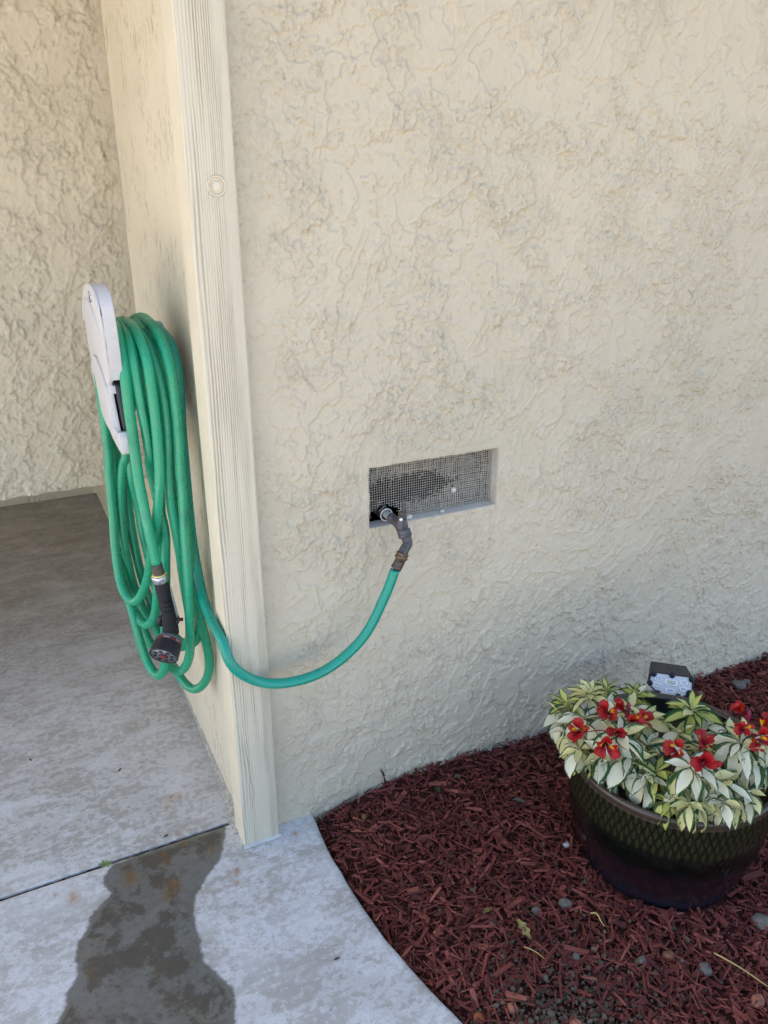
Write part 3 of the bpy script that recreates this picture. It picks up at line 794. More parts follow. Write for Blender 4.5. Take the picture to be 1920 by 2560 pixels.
add_tube(m, [(.4225, -.067, .8120), (.4237, -.074, .8035), (.4250, -.0775, .7950)], [.0128, .0122, .0116], 16); m.build('valve_body', mat_valve, bib)
m = MB(); lathe(m, (.4238, -.0690, .830), (.08, -.05, 1), [(.0112, 0), (.0118, .003), (.0118, .007), (.0085, .011), (.0080, .016)], 6); m.build('packing_nut', mat_brownmetal, bib, smooth=False)
m = MB(); add_tube(m, [(.4253, -.0697, .842), (.4264, -.0700, .853), (.4290, -.0702, .8665)], [.0050, .0047, .0043], 10); add_tube(m, [(.4205, -.0725, .8450), (.4318, -.0680, .8462)], .0042, 8); m.build('valve_stem', mat_valve, bib)
m = MB(); lathe(m, (.4155, -.0785, .8325), (-.25, -1, .35), [(.0040, 0), (.0042, .0022), (.0030, .0032)], 14); m.build('screw', mat_screw, bib)
m = MB(); n0 = np.array([.4238, -.0752, .8035]); n1 = np.array([.4262, -.0822, .7868]); lathe(m, n0, n1 - n0, [(.0130, -.002), (.0156, 0), (.0160, .004), (.0160, .008), (.0148, .0090), (.0162, .0105), (.0162, .016), (.0140, .0178)], 26); m.build('swivel_nut', mat_valve, bib)
m = MB(); add_tube(m, spline([(.4262, -.0815, .7890), (.4288, -.0855, .7795), (.4272, -.0895, .7722), (.4210, -.0925, .7665), (.4112, -.0960, .7550)], .0025), .0116, 18); m.build('elbow', mat_valve, bib)
m = MB(); c0 = np.array([.4125, -.0957, .7562]); c1 = np.array([.4018, -.0990, .7350]); ax = c1 - c0
lathe(m, c0, ax, [(.0124, 0), (.0148, .0012), (.0152, .0050), (.0140, .0062), (.0140, .0078), (.0154, .0090), (.0154, .0136), (.0140, .0150), (.0120, .0165), (.0120, .0235)], 26); m.build('coupling_nut', mat_brass, bib)
m = MB(); f0 = np.array([.4028, -.0988, .7372]); f1 = np.array([.3912, -.1, .7202])
lathe(m, f0, f1 - f0, [(.0118, 0), (.0126, .001), (.0126, .005), (.0119, .0058), (.0127, .0066), (.0127, .0105), (.0120, .0113), (.0128, .0120), (.0128, .0188), (.0118, .020)], 24); m.build('ferrule', mat_brownmetal, bib)

# ------------------------------------------------------------------ hose
HR = .0114
PATH = {}
PATH['A'] = [(-0.0927, 0.21, 1.269), (-0.0867, 0.15, 1.2614), (-0.08, 0.11, 1.217), (-0.0786, 0.1, 1.16), (-0.0774, 0.1, 1.0996), (-0.0782, 0.1, 1.0378), (-0.0809, 0.1, 0.9747), (-0.084, 0.1, 0.9463), (-0.0901, 0.11, 0.8924), (-0.0972, 0.13, 0.8332), (-0.1018, 0.16, 0.7813), (-0.1093, 0.19, 0.728), (-0.1148, 0.22, 0.6723), (-0.1266, 0.25, 0.6222), (-0.1387, 0.27, 0.5894), (-0.153, 0.29, 0.5754), (-0.1672, 0.31, 0.5973), (-0.1707, 0.33, 0.6417), (-0.1691, 0.34, 0.7073), (-0.1624, 0.35, 0.7916), (-0.1587, 0.35, 0.8777), (-0.1575, 0.35, 0.9097), (-0.1531, 0.35, 0.9566)]
PATH['C'] = [(-0.0527, 0.21, 1.2742), (-0.0461, 0.15, 1.2624), (-0.0381, 0.115, 1.2223), (-0.0344, 0.1, 1.1754), (-0.0325, 0.1, 1.1148), (-0.0327, 0.1, 1.0527), (-0.0369, 0.1, 0.9679), (-0.0369, 0.1, 0.9128), (-0.0407, 0.1, 0.834), (-0.043, 0.1, 0.7522), (-0.0464, 0.1, 0.6679), (-0.0495, 0.11, 0.5755), (-0.0506, 0.13, 0.5041), (-0.0558, 0.16, 0.4445), (-0.0703, 0.2, 0.3995), (-0.0845, 0.24, 0.3934), (-0.0914, 0.28, 0.4092), (-0.0951, 0.32, 0.4585), (-0.1145, 0.34, 0.506), (-0.1292, 0.355, 0.5511), (-0.139, 0.36, 0.615), (-0.1425, 0.36, 0.6783), (-0.1438, 0.36, 0.7396), (-0.1406, 0.36, 0.7988), (-0.1349, 0.35, 0.8595), (-0.1228, 0.33, 0.9347), (-0.1175, 0.32, 0.9483)]
PATH['B'] = [(-0.1014, 0.21, 1.2617), (-0.1036, 0.15, 1.2473), (-0.1041, 0.125, 1.2067), (-0.1029, 0.12, 1.1584), (-0.1, 0.12, 1.1077), (-0.0953, 0.125, 1.0544), (-0.0925, 0.13, 0.9889), (-0.0943, 0.14, 0.9865), (-0.0888, 0.15, 0.931), (-0.0814, 0.15, 0.8634), (-0.0751, 0.155, 0.8058), (-0.0773, 0.16, 0.7623), (-0.0808, 0.165, 0.7182), (-0.0874, 0.17, 0.6445), (-0.0963, 0.18, 0.5513), (-0.1024, 0.19, 0.4534), (-0.1102, 0.2, 0.4111), (-0.1213, 0.22, 0.3894), (-0.1304, 0.25, 0.3909), (-0.1403, 0.27, 0.4186), (-0.1472, 0.285, 0.4679), (-0.151, 0.3, 0.5192), (-0.154, 0.32, 0.5579), (-0.1567, 0.35, 0.6077), (-0.1536, 0.38, 0.6723), (-0.1477, 0.39, 0.7743), (-0.1391, 0.39, 0.8762), (-0.1359, 0.385, 0.9201)]
PATH['D'] = [(-0.064, 0.24, 1.267), (-0.0445, 0.17, 1.2396), (-0.0314, 0.15, 1.1958), (-0.0276, 0.14, 1.1465), (-0.0288, 0.14, 1.0632), (-0.0301, 0.14, 0.9511), (-0.0279, 0.14, 0.871), (-0.0269, 0.14, 0.7884), (-0.026, 0.145, 0.7151), (-0.0239, 0.15, 0.654), (-0.02, 0.15, 0.5931), (-0.0087, 0.16, 0.5235), (0.0002, 0.17, 0.4521), (0.0005, 0.18, 0.3973), (-0.0109, 0.2, 0.3486), (-0.0316, 0.22, 0.3205), (-0.0464, 0.25, 0.3186), (-0.0573, 0.28, 0.3314), (-0.0714, 0.3, 0.3651), (-0.0923, 0.31, 0.396), (-0.1112, 0.32, 0.4159), (-0.1219, 0.33, 0.4436), (-0.1288, 0.345, 0.484), (-0.1345, 0.36, 0.5337), (-0.1387, 0.39, 0.5855), (-0.1393, 0.4, 0.661), (-0.1335, 0.41, 0.7644), (-0.1245, 0.4, 0.8854)]
PATH['E'] = [(-0.0781, 0.23, 1.2633), (-0.0681, 0.16, 1.239), (-0.0615, 0.135, 1.2011), (-0.0559, 0.125, 1.1626), (-0.0523, 0.12, 1.1125), (-0.0527, 0.12, 1.0501), (-0.0572, 0.12, 0.9867), (-0.0602, 0.12, 0.9746), (-0.0613, 0.12, 0.9233), (-0.059, 0.125, 0.8683), (-0.0536, 0.13, 0.8113), (-0.0484, 0.14, 0.7505), (-0.0401, 0.155, 0.6935), (-0.0262, 0.165, 0.6326), (-0.0147, 0.17, 0.582), (-0.0109, 0.18, 0.5356), (-0.0143, 0.2, 0.4879), (-0.0276, 0.22, 0.458), (-0.043, 0.25, 0.4458), (-0.0583, 0.28, 0.4535), (-0.071, 0.3, 0.4826), (-0.0769, 0.32, 0.523), (-0.0828, 0.33, 0.5682), (-0.0876, 0.345, 0.6262), (-0.0924, 0.35, 0.6876), (-0.0981, 0.35, 0.7347), (-0.0994, 0.35, 0.795), (-0.106, 0.34, 0.8581), (-0.1095, 0.33, 0.9103)]
PATH['S'] = [(-0.1203, 0.23, 1.2722), (-0.1239, 0.165, 1.262), (-0.1246, 0.135, 1.2262), (-0.1251, 0.12, 1.1803), (-0.1259, 0.12, 1.1208), (-0.125, 0.12, 1.0595), (-0.1245, 0.12, 0.9965), (-0.1245, 0.115, 0.948), (-0.1209, 0.115, 0.896), (-0.1181, 0.11, 0.8448), (-0.1132, 0.11, 0.7901), (-0.1093, 0.11, 0.7509)]
PATH['T'] = [(0.3896, -0.1, 0.7184), (0.3679, -0.1, 0.6649), (0.3151, -0.096, 0.5652), (0.2452, -0.09, 0.5053), (0.1774, -0.082, 0.4783), (0.1006, -0.074, 0.4786), (0.0433, -0.068, 0.5034), (-0.0009, -0.066, 0.553), (-0.0106, -0.045, 0.6039), (-0.0145, 0.02, 0.619), (-0.0162, 0.08, 0.6414), (-0.0136, 0.13, 0.6755), (-0.0147, 0.15, 0.7394), (-0.0173, 0.15, 0.8105), (-0.0156, 0.15, 1.0375), (-0.0129, 0.145, 1.1233), (-0.0122, 0.145, 1.1747), (-0.0161, 0.155, 1.2177), (-0.0222, 0.18, 1.2423), (-0.029, 0.22, 1.2531)]

hose = empty('garden_hose', (-.06, .22, .32), 'green garden hose coiled on the wall hanger with a teal end leading to the tap', 'hose')
def add_hose(name, P_, mat, rad=HR, label=None, segs=14):
    R = smooth_path(spline(P_, .006), 10)
    V, Q, T, uv = sweep(R, rad, segs)
    o = obj(name, V, [Q, T] if len(T) else [Q], mat, hose, True, uv)
    if label: o['label'] = label
    return R
DY, DZ = .225, 1.180                                          # drum axis (y, z)
def over_drum(P_, r_front, x_mid=None, n=9):
    """closes a coil over the drum: from its rear strand up and over to its front strand."""
    P_ = [np.array(p) for p in P_]
    a, b = P_[-1], P_[0]
    a0 = math.atan2(a[2] - DZ, a[1] - DY); b0 = math.atan2(b[2] - DZ, b[1] - DY)
    if a0 < -.9: a0 = -.35
    ra = max(.10, r_front); rb = math.hypot(b[1] - DY, b[2] - DZ)
    out = []
    for t in np.linspace(0, 1, n + 1)[:-1]:
        th = a0 + (b0 - a0) * t
        out.append(np.array([a[0] + (b[0] - a[0]) * (3 * t * t - 2 * t ** 3), DY + (ra + (rb - ra) * t) * math.cos(th), DZ + (ra + (rb - ra) * t) * math.sin(th)]))
    return out + P_ + [out[0] + np.array([0, .0, -.03])] if False else out + P_
for key, rf in (('A', .115), ('C', .12), ('B', .13), ('D', .14), ('E', .11)):
    P_ = over_drum(PATH[key], rf)
    # rear strand runs up behind the plate and meets the arc
    add_hose('hose_coil', P_ + [P_[0]], mat_hose)
def mean_path(a, b, sh):
    R = [spline(PATH[k], .01) for k in (a, b)]; R = [r[np.linspace(0, len(r) - 1, 46).astype(int)] for r in R]
    return [p for p in smooth_path((R[0] + R[1]) / 2 + np.array(sh), 3)]
for a_, b_, sh in (('A', 'B', (.003, .022, .004)), ('E', 'C', (.0, .026, .002))):
    P_ = mean_path(a_, b_, sh); add_hose('hose_coil', P_ + [P_[0]], mat_hose)
S_ = [np.array(p) for p in PATH['S']]
arc = [np.array([-.095 - .028 * t, DY + (.085 + .004 * t) * math.cos(a), DZ + (.085 + .004 * t) * math.sin(a)]) for t, a in zip(np.linspace(0, 1, 9), np.linspace(-1.35, 1.45, 9))]
add_hose('hose_end', arc + S_, mat_hose, HR * 1.03)
T_ = [np.array(p) for p in PATH['T']]
arc = [np.array([-.020 - .01 * t, DY + .095 * math.cos(a), DZ + .083 * math.sin(a)]) for t, a in zip(np.linspace(0, 1, 8), np.linspace(1.1, -1.2, 8))]
add_hose('hose_leader', T_ + arc, mat_teal, HR * 1.04, 'weathered teal leader running from the coil to the tap')

# ------------------------------------------------------------------ hanger
hang = empty('hose_hanger', (WXP, .22, 1.18), 'light grey plastic hose hanger with storage flap, fixed to the cream wall', 'hose hanger')
def px(z): return -.151 - .018 * (z - 1.02) / .33             # outer face leans out at the top
OUT = [(.153, 1.362), (.120, 1.362), (.092, 1.352), (.078, 1.330), (.078, 1.300), (.090, 1.255), (.105, 1.215), (.118, 1.180), (.124, 1.165)]
LEFT = [(.185, 1.360), (.240, 1.352), (.300, 1.330), (.345, 1.295), (.370, 1.255), (.388, 1.205), (.392, 1.160), (.385, 1.110), (.365, 1.065), (.330, 1.035)]
BOT = [(.270, 1.018), (.200, 1.012), (.145, 1.014)]
RIGHT_LOW = [(.132, 1.030), (.130, 1.060)]
def round_loop(loop, n=2):
    L_ = [np.array(p) for p in loop]
    for _ in range(n):                                        # corner cutting keeps the outline, drops the facets
        out = []
        for i, p in enumerate(L_):
            q_ = L_[(i + 1) % len(L_)]; out += [p * .75 + q_ * .25, p * .25 + q_ * .75]
        L_ = out
    return [tuple(p) for p in L_]
def plate(name, loop, x_out, thick, mat, parent, bev=.0032, seg=3):
    if len(loop) > 8: loop = round_loop(loop, 1)
    a = [(px(z) + x_out, y, z) for y, z in loop]; b = [(px(z) + x_out + thick, y, z) for y, z in loop]
    return bm_obj(name, prism_bm(a, b, bev, seg), mat, parent, True)
# upper cover: everything above the flap, with the thick rim turned to the right
upper = [(.124, 1.168)] + OUT[::-1][1:] + LEFT[:6] + [(.392, 1.175), (.33, 1.20), (.25, 1.222), (.185, 1.205), (.150, 1.178)]
plate('cover', upper, .0012, .030, mat_plate, hang)
lower = [(.150, 1.166), (.185, 1.196), (.25, 1.214), (.33, 1.192), (.392, 1.165)] + LEFT[7:] + BOT + RIGHT_LOW + [(.132, 1.100), (.138, 1.140)]
full = [(.124, 1.168)] + OUT[::-1][1:] + LEFT + BOT + [(.142, 1.030), (.147, 1.060), (.152, 1.120), (.148, 1.160)]
plate('face_plate', full, 0, .0095, mat_plate, hang, .003, 2)
plate('storage_cavity', [(.137, 1.155), (.20, 1.19), (.34, 1.18), (.37, 1.10), (.33, 1.05), (.20, 1.03), (.137, 1.06)], .0135, .014, mat_plate_dark, hang, .002, 1)
flap = [(.168, 1.160), (.205, 1.190), (.260, 1.204), (.325, 1.186), (.372, 1.160), (.374, 1.110), (.352, 1.068), (.300, 1.040), (.205, 1.034), (.150, 1.040), (.143, 1.058), (.150, 1.070), (.158, 1.082), (.160, 1.125), (.152, 1.136), (.150, 1.150)]
fl = plate('storage_flap', flap, -.0055, .0095, mat_plate, hang, .003, 2)
plate('flap_catch', [(.146, 1.138), (.143, 1.156), (.165, 1.160), (.170, 1.140)], .003, .016, mat_plate, hang, .002, 2)
plate('bottom_lip', [(.128, 1.012), (.128, 1.058), (.150, 1.056), (.20, 1.036), (.29, 1.042), (.335, 1.050), (.345, 1.040), (.28, 1.010), (.20, 1.003), (.145, 1.004)], .001, .030, mat_plate, hang, .004, 2)
plate('inner_rim', [(.132, 1.058), (.132, 1.165), (.142, 1.165), (.142, 1.058)], .024, .007, mat_plate, hang, .002, 1)
# raised oval of the recessed panel and the moulded mark at the top
m = MB(); e_ = np.linspace(math.pi * .02, math.pi * .98, 26)
add_tube(m, [(px(1.268 + .055 * math.sin(a)) - .0002, .235 - .118 * math.cos(a), 1.262 + .062 * math.sin(a)) for a in e_], .0022, 6); m.build('panel_groove', mat_plate, hang)
m = MB()
for a0, a1 in ((.3, 2.85), (3.45, 6.0)):
    add_tube(m, [(px(1.336) - .0003, .165 + .016 * math.cos(a), 1.336 + .011 * math.sin(a)) for a in np.linspace(a0, a1, 12)], .0007, 5)
add_tube(m, [(px(1.336) - .0003, y, z) for y, z in ((.173, 1.332), (.172, 1.338), (.168, 1.339), (.166, 1.333))], .0007, 5)
m.build('moulded_mark', mat_plate_dark, hang)
dr = MB()
for r0, x0, x1 in ((.070, -.136, -.042),):
    th = np.linspace(-.35, math.pi + .35, 26)
    lo = [np.stack([np.full(26, x), DY + r * np.cos(th), DZ + r * np.sin(th)], 1) for x, r in ((x0, r0), (x1, r0), (x1, r0 - .012), (x0, r0 - .012))]
    G = np.stack(lo + lo[:1]); dr.add(G.reshape(-1, 3), grid_quads(5, 26))
dr.build('drum', mat_plate, hang)
bm_obj('wall_bracket', box_bm((-.006, .262, 1.035), (WXP - .0005, .330, 1.16), .004), mat_plate, hang)
bm_obj('arm', box_bm((-.135, .18, 1.13), (-.008, .28, 1.172), .003), mat_plate, hang)

# ------------------------------------------------------------------ spray nozzle
noz = empty('spray_nozzle', (-.11, .10, .53), 'black and grey hose spray nozzle with maroon dial ring, hanging head down', 'spray nozzle')
H = lambda *p: np.array(p, float)
f0, f1 = H(-.1092, .110, .7500), H(-.1066, .110, .7240)
m = MB(); lathe(m, f0, f1 - f0, [(.0116, 0), (.0124, .001), (.0124, .0050), (.0116, .0058), (.0128, .0066), (.0128, .0118), (.0120, .0126), (.0132, .0134), (.0132, .0190), (.0124, .0198), (.0134, .0206), (.0134, .0262)], 24); m.build('hose_fitting', mat_brownmetal, noz)
m = MB(); lathe(m, H(-.1066, .110, .7252), f1 - f0, [(.0128, 0), (.0158, .0003), (.0160, .0030), (.0150, .0044)], 26); m.build('washer', mat_yellow, noz)
ax = H(.0022, 0, -.0187); m = MB(); lathe(m, H(-.1062, .110, .7222), ax, [(.0155, -.001), (.0186, .0005), (.0192, .004), (.0188, .0115), (.0176, .0165), (.0160, .0185)], 30); m.build('collar', mat_chrome, noz)
# handle: one lofted body from the collar to the head
sp = smooth_path(spline([H(-.1042, .110, .7060), H(-.1012, .1095, .675), H(-.0984, .1085, .642), H(-.0960, .1090, .612), H(-.0945, .1120, .588), H(-.0950, .1130, .5660)], .004), 4)
tt = np.linspace(0, 1, len(sp)); wr = np.interp(tt, [0, .08, .35, .6, .8, 1], [.0158, .0166, .0158, .0165, .0180, .0195]); dp = np.interp(tt, [0, .08, .35, .6, .8, 1], [.0158, .0178, .0172, .0172, .0182, .0195])
V_ = []; th = np.linspace(0, 2 * np.pi, 22, endpoint=False)
Tn = np.gradient(sp, axis=0); Tn /= np.linalg.norm(Tn, axis=1)[:, None]
for i in range(len(sp)):
    xa = H(1, 0, 0) - Tn[i] * Tn[i][0]; xa /= np.linalg.norm(xa); ya = np.cross(Tn[i], xa)
    rib = 1 - .07 * sum(math.exp(-((tt[i] - q) / .016) ** 2) for q in (.36, .44, .52))
    V_.append(sp[i] + rib * (wr[i] * np.cos(th)[:, None] * xa + dp[i] * np.sin(th)[:, None] * ya))
n_ = len(sp); m = MB(); Vh = np.concatenate(V_ + [[sp[0]], [sp[-1]]]); k_ = np.arange(22)
m.add(Vh, grid_quads(n_, 22, wrap=True), np.concatenate([np.stack([np.full(22, n_ * 22), (k_ + 1) % 22, k_], 1), np.stack([np.full(22, n_ * 22 + 1), (n_ - 1) * 22 + k_, (n_ - 1) * 22 + (k_ + 1) % 22], 1)]))
m.build('handle', mat_grip, noz)
m = MB()
for q in (.36, .44, .52):
    i = int(q * n_); cpt = sp[i]
    add_tube(m, [cpt + H(-.010, -.0165, -.001), cpt + H(0, -.0178, .0005), cpt + H(.009, -.0160, .001)], .0016, 6)
m.build('finger_rib', mat_black, noz)
lv = prism_bm([(-.0868, .120, .688), (-.0838, .103, .690), (-.0808, .100, .665), (-.0755, .100, .622), (-.0748, .103, .606), (-.0790, .121, .606)],
              [(-.0905, .120, .686), (-.0880, .103, .688), (-.0860, .100, .662), (-.0815, .100, .622), (-.0800, .103, .606), (-.0830, .121, .606)], .0012, 1)
bm_obj('side_strip', lv, mat_greymetal, noz, False)
m = MB(); lathe(m, H(-.0880, .1130, .5990), H(1, -.12, -.12), [(.0125, 0), (.0150, .004), (.0150, .010), (.0132, .0125)], 12); tb = m.build('thumb_control', mat_black, noz, smooth=False)
m = MB(); lathe(m, H(-.0765, .1116, .5976), H(1, -.12, -.12), [(.0100, 0), (.0106, .001), (.0100, .0035), (.004, .0045)], 14); m.build('thumb_button', mat_red, tb)
m = MB(); add_tube(m, [H(-.078, .1112, .5975), H(-.064, .1095, .5960)], [.0046, .0042], 8); m.build('thumb_peg', mat_black, tb)
m = MB(); add_tube(m, [H(-.1085, .117, .612), H(-.1165, .119, .604), H(-.1155, .116, .588)], .006, 8); m.build('trigger_pivot', mat_black, noz)
# head
ha = H(-.52, -.70, -.50); ha /= np.linalg.norm(ha); h1 = H(-.1268, .070, .5280); h0 = h1 - ha * .0600
hm = frame_from(ha, (0, -1, 0)); hx, hy = hm[:, 0], hm[:, 1]
m = MB(); lathe(m, h0, ha, [(.010, -.006), (.0185, -.002), (.0245, .003), (.0288, .0090), (.0302, .0135), (.0304, .0150)], 36, hint=(0, -1, 0)); m.build('head_dome', mat_greymetal, noz)
m = MB(); lathe(m, h0, ha, [(.0300, .0148), (.0313, .0150), (.0316, .0215), (.0303, .0218)], 40, hint=(0, -1, 0)); rg = m.build('dial_ring', mat_ring, noz)
scall = lambda th, i: 1 + (.020 * np.maximum(0, np.cos(th * 12)) ** .5 if 2 <= i <= 4 else 0) - (.012 if 2 <= i <= 4 else 0)
m = MB(); lathe(m, h0, ha, [(.0302, .0215), (.0318, .0218), (.0322, .0245), (.0338, .0480), (.0342, .0520), (.0335, .0545), (.0312, .0548), (.0300, .0520)], 96, hint=(0, -1, 0), rfun=scall); m.build('dial', mat_black, noz)
m = MB(); lathe(m, h0 + ha * .0530, ha, [(.002, -.001), (.0302, -.001), (.0302, .0004), (.002, .0006)], 40, hint=(0, -1, 0)); fp = m.build('face_plate', mat_greymetal, noz)
m = MB()
for k in range(8):
    a = k * math.pi / 4 + .2; q = h0 + ha * .0532 + (hx * math.cos(a) + hy * math.sin(a)) * .0212
    lathe(m, q, ha, [(.0052, 0), (.0054, .0012), (.0040, .0014), (.0036, .0004)], 10)
o = m.build('spray_hole', mat_black, noz)
m = MB(); lathe(m, h0 + ha * .0532, ha, [(.0112, 0), (.0118, .0016), (.0092, .0024)], 8); cn = m.build('centre_boss', mat_black, noz, smooth=False)
m = MB(); lathe(m, h0 + ha * .0532, ha, [(.0076, .001), (.0078, .0030), (.004, .0042)], 16); m.build('centre_jet', mat_red, cn)
def ring_text(body, ang, size, parent):
    cu = bpy.data.curves.new(body, 'FONT'); cu.body = body; cu.size = size; cu.extrude = .0001; cu.align_x = 'CENTER'; cu.align_y = 'CENTER'
    tmp = bpy.data.objects.new('tmp', cu); COL.objects.link(tmp)
    dg = bpy.context.evaluated_depsgraph_get(); me = bpy.data.meshes.new_from_object(tmp.evaluated_get(dg))
    bpy.data.objects.remove(tmp)
    r = .0317
    for v in me.vertices:
        a = ang - v.co.x / r                                  # lettering reads head-up, so it hangs upside down
        p = h0 + ha * (.0182 - v.co.y) + (hx * math.cos(a) + hy * math.sin(a)) * (r + v.co.z)
        v.co = Vector(p - BASE[noz.name])
    me.materials.clear(); me.materials.append(mat_white)
    o = bpy.data.objects.new('lettering', me); COL.objects.link(o); o.parent = parent; BASE[o.name] = BASE[noz.name]
# angle on the ring that faces the viewer
cd = np.array([-.3646, -1.5826, 1.534]) - h0; va = math.atan2(cd @ hy, cd @ hx)
RIGHT = np.array([.898, -.440, 0]); sgn = 1 if (-hx * math.sin(va) + hy * math.cos(va)) @ RIGHT > 0 else -1
ring_text('SWEEP', va - sgn * .28, .0046, rg); ring_text('FLAT', va + sgn * .62, .0046, rg)

# ------------------------------------------------------------------ mulch bed
def mz(x, y):
    x = np.asarray(x, float); y = np.asarray(y, float)
    prof = np.interp(x, [.19, .24, .41, .59, .79, 1.01, 1.25, 1.5, 1.92, 3], [-.030, -.016, .019, .031, .013, .005, .012, .020, .005, 0])
    h = prof * np.exp(np.minimum(y, 0) / .16) - .006 * (1 - np.exp(np.minimum(y, 0) / .16))
    h = h + .010 * fbm(x * 6, y * 6, 3, 201)
    h = h - .020 * np.exp(-np.maximum(x - edge_x(y), 0) / .03)
    h = h - .030 * sstep(-.22, -.66, y) * sstep(.34, .70, x)
    h = h - .010 * np.exp(-(((x - .46) / .15) ** 2 + ((y + .72) / .09) ** 2))
    return h
bx_ = axis([(.13, 2.4, .02), (2.4, 4.6, .2)]); by_ = axis([(-3.2, -1.3, .1), (-1.3, .016, .02)])
Xm, Ym = np.meshgrid(bx_, by_); Zm = mz(np.maximum(Xm, edge_x(Ym) + .002), Ym) - .010 + .004 * fbm(Xm * 40, Ym * 40, 2, 5)
ok = (Xm > edge_x(Ym) - .05)
msk = ok[:-1, :-1] & ok[1:, 1:]
o = obj('bed_soil', np.stack([Xm, Ym, Zm], -1).reshape(-1, 3), grid_quads(*Xm.shape, mask=msk), mat_bedsoil); o['kind'] = 'structure'

PC = np.array([.960, -.470])
def bare(x, y): return np.exp(-(((x - .445) / .115) ** 2 + ((y + .745) / .085) ** 2) ** 1.2)
N = 36000
cx = np.where(rng.uniform(size=N * 2) < .93, rng.uniform(.17, 2.35, N * 2), rng.uniform(2.35, 3.4, N * 2)); cy = -1.35 * rng.uniform(0, 1, N * 2) ** .9
keep = (cx > edge_x(cy) + .006) & (np.hypot(cx - PC[0], cy - PC[1]) > .208) & (rng.uniform(size=N * 2) > .93 * bare(cx, cy) + .12 * (fbm(cx * 8, cy * 8, 2, 17) > .35))
cx, cy = cx[keep][:N], cy[keep][:N]; N = len(cx)
Lc = np.clip(rng.lognormal(math.log(.021), .52, N), .006, .070); Wc = np.clip(rng.lognormal(math.log(.0050), .50, N), .0011, .016); Tc = np.clip(Wc * rng.uniform(.25, .6, N), .0012, .005)
Wc = np.minimum(Wc, Lc * .5)
unit = np.array([(-1, -1, -1), (1, -1, -1), (1, 1, -1), (-1, 1, -1), (-1, -1, 1), (1, -1, 1), (1, 1, 1), (-1, 1, 1)], float) * .5
P_ = unit[None] * np.stack([Lc, Wc, Tc], -1)[:, None]
endt = rng.uniform(.25, 1.0, (N, 2)); left = unit[:, 0] < 0
P_[:, :, 1] *= np.where(left[None], endt[:, :1], endt[:, 1:])
P_[:, :, 0] += rng.normal(0, .13, (N, 8)) * Wc[:, None] * 1.6; P_[:, :, 1] += rng.normal(0, .12, (N, 8)) * Wc[:, None]
P_[:, :, 2] += rng.normal(0, .18, (N, 8)) * Tc[:, None]
bend = rng.normal(0, .10, N) * Lc
P_[:, :, 2] += bend[:, None] * (np.abs(unit[None, :, 0]) * 2 - .5)
az = rng.uniform(0, 2 * np.pi, N); pit = rng.normal(0, .20, N); rol = rng.normal(0, .5, N)
def rot(P, a, i, j):
    c, s = np.cos(a)[:, None], np.sin(a)[:, None]; u = P[..., i] * c - P[..., j] * s; w = P[..., i] * s + P[..., j] * c
    P = P.copy(); P[..., i] = u; P[..., j] = w; return P
P_ = rot(P_, rol, 1, 2); P_ = rot(P_, pit, 0, 2); P_ = rot(P_, az, 0, 1)
cz = mz(cx, cy) + rng.uniform(-.006, .010, N) + .004 * np.abs(rng.normal(size=N))
P_ = P_ + np.stack([cx, cy, cz], -1)[:, None]
P_[..., 1] = np.minimum(P_[..., 1], -.003)                     # nothing pokes into the wall
P_[..., 0] = np.maximum(P_[..., 0], edge_x(P_[..., 1]) + .001)
q = np.array([(0, 3, 2, 1), (4, 5, 6, 7), (0, 1, 5, 4), (1, 2, 6, 5), (2, 3, 7, 6), (3, 0, 4, 7)])
F = (np.arange(N)[:, None, None] * 8 + q[None]).reshape(-1, 4)
tint = np.repeat(np.clip(.42 + .25 * rng.normal(size=N) + .10 * fbm(cx * 5, cy * 5, 2, 3), 0, 1), 8)
o = obj('mulch', P_.reshape(-1, 3), F, mat_mulch, smooth=False, attrs=dict(tint=tint)); tag(o, 'red dyed bark mulch covering the bed', kind='stuff')

ICO = bmesh.new(); bmesh.ops.create_icosphere(ICO, subdivisions=1, radius=1)
IV = np.array([v.co[:] for v in ICO.verts]); IT = np.array([[v.index for v in f.verts] for f in ICO.faces]); ICO.free()
m = 2600; sx = .445 + .13 * rng.normal(size=m); sy2 = -.745 + .085 * rng.normal(size=m); far = rng.uniform(size=m) < .20
sx = np.where(far, rng.uniform(.3, 1.5, m), sx); sy2 = np.where(far, rng.uniform(-1.1, -.2, m), sy2)
okc = (sx > edge_x(sy2) + .012) & (np.hypot(sx - PC[0], sy2 - PC[1]) > .22); sx, sy2 = sx[okc], sy2[okc]; m = len(sx)
rad = np.clip(rng.lognormal(math.log(.0030), .50, m), .0012, .0078)
Vc = IV[None] * rad[:, None, None] * rng.uniform(.65, 1.25, (m, 1, 3)) * rng.uniform(.78, 1.2, (m, len(IV), 1))
Vc += np.stack([sx, sy2, mz(sx, sy2) + rad * .4 + rng.uniform(-.002, .006, m)], -1)[:, None]
Fc = (np.arange(m)[:, None, None] * len(IV) + IT[None]).reshape(-1, 3)
o = obj('soil_clods', Vc.reshape(-1, 3), Fc, mat_soil, smooth=False, attrs=dict(tint=np.repeat(rng.uniform(0, 1, m), len(IV)))); tag(o, 'bare grey soil crumbs between the mulch', kind='stuff')

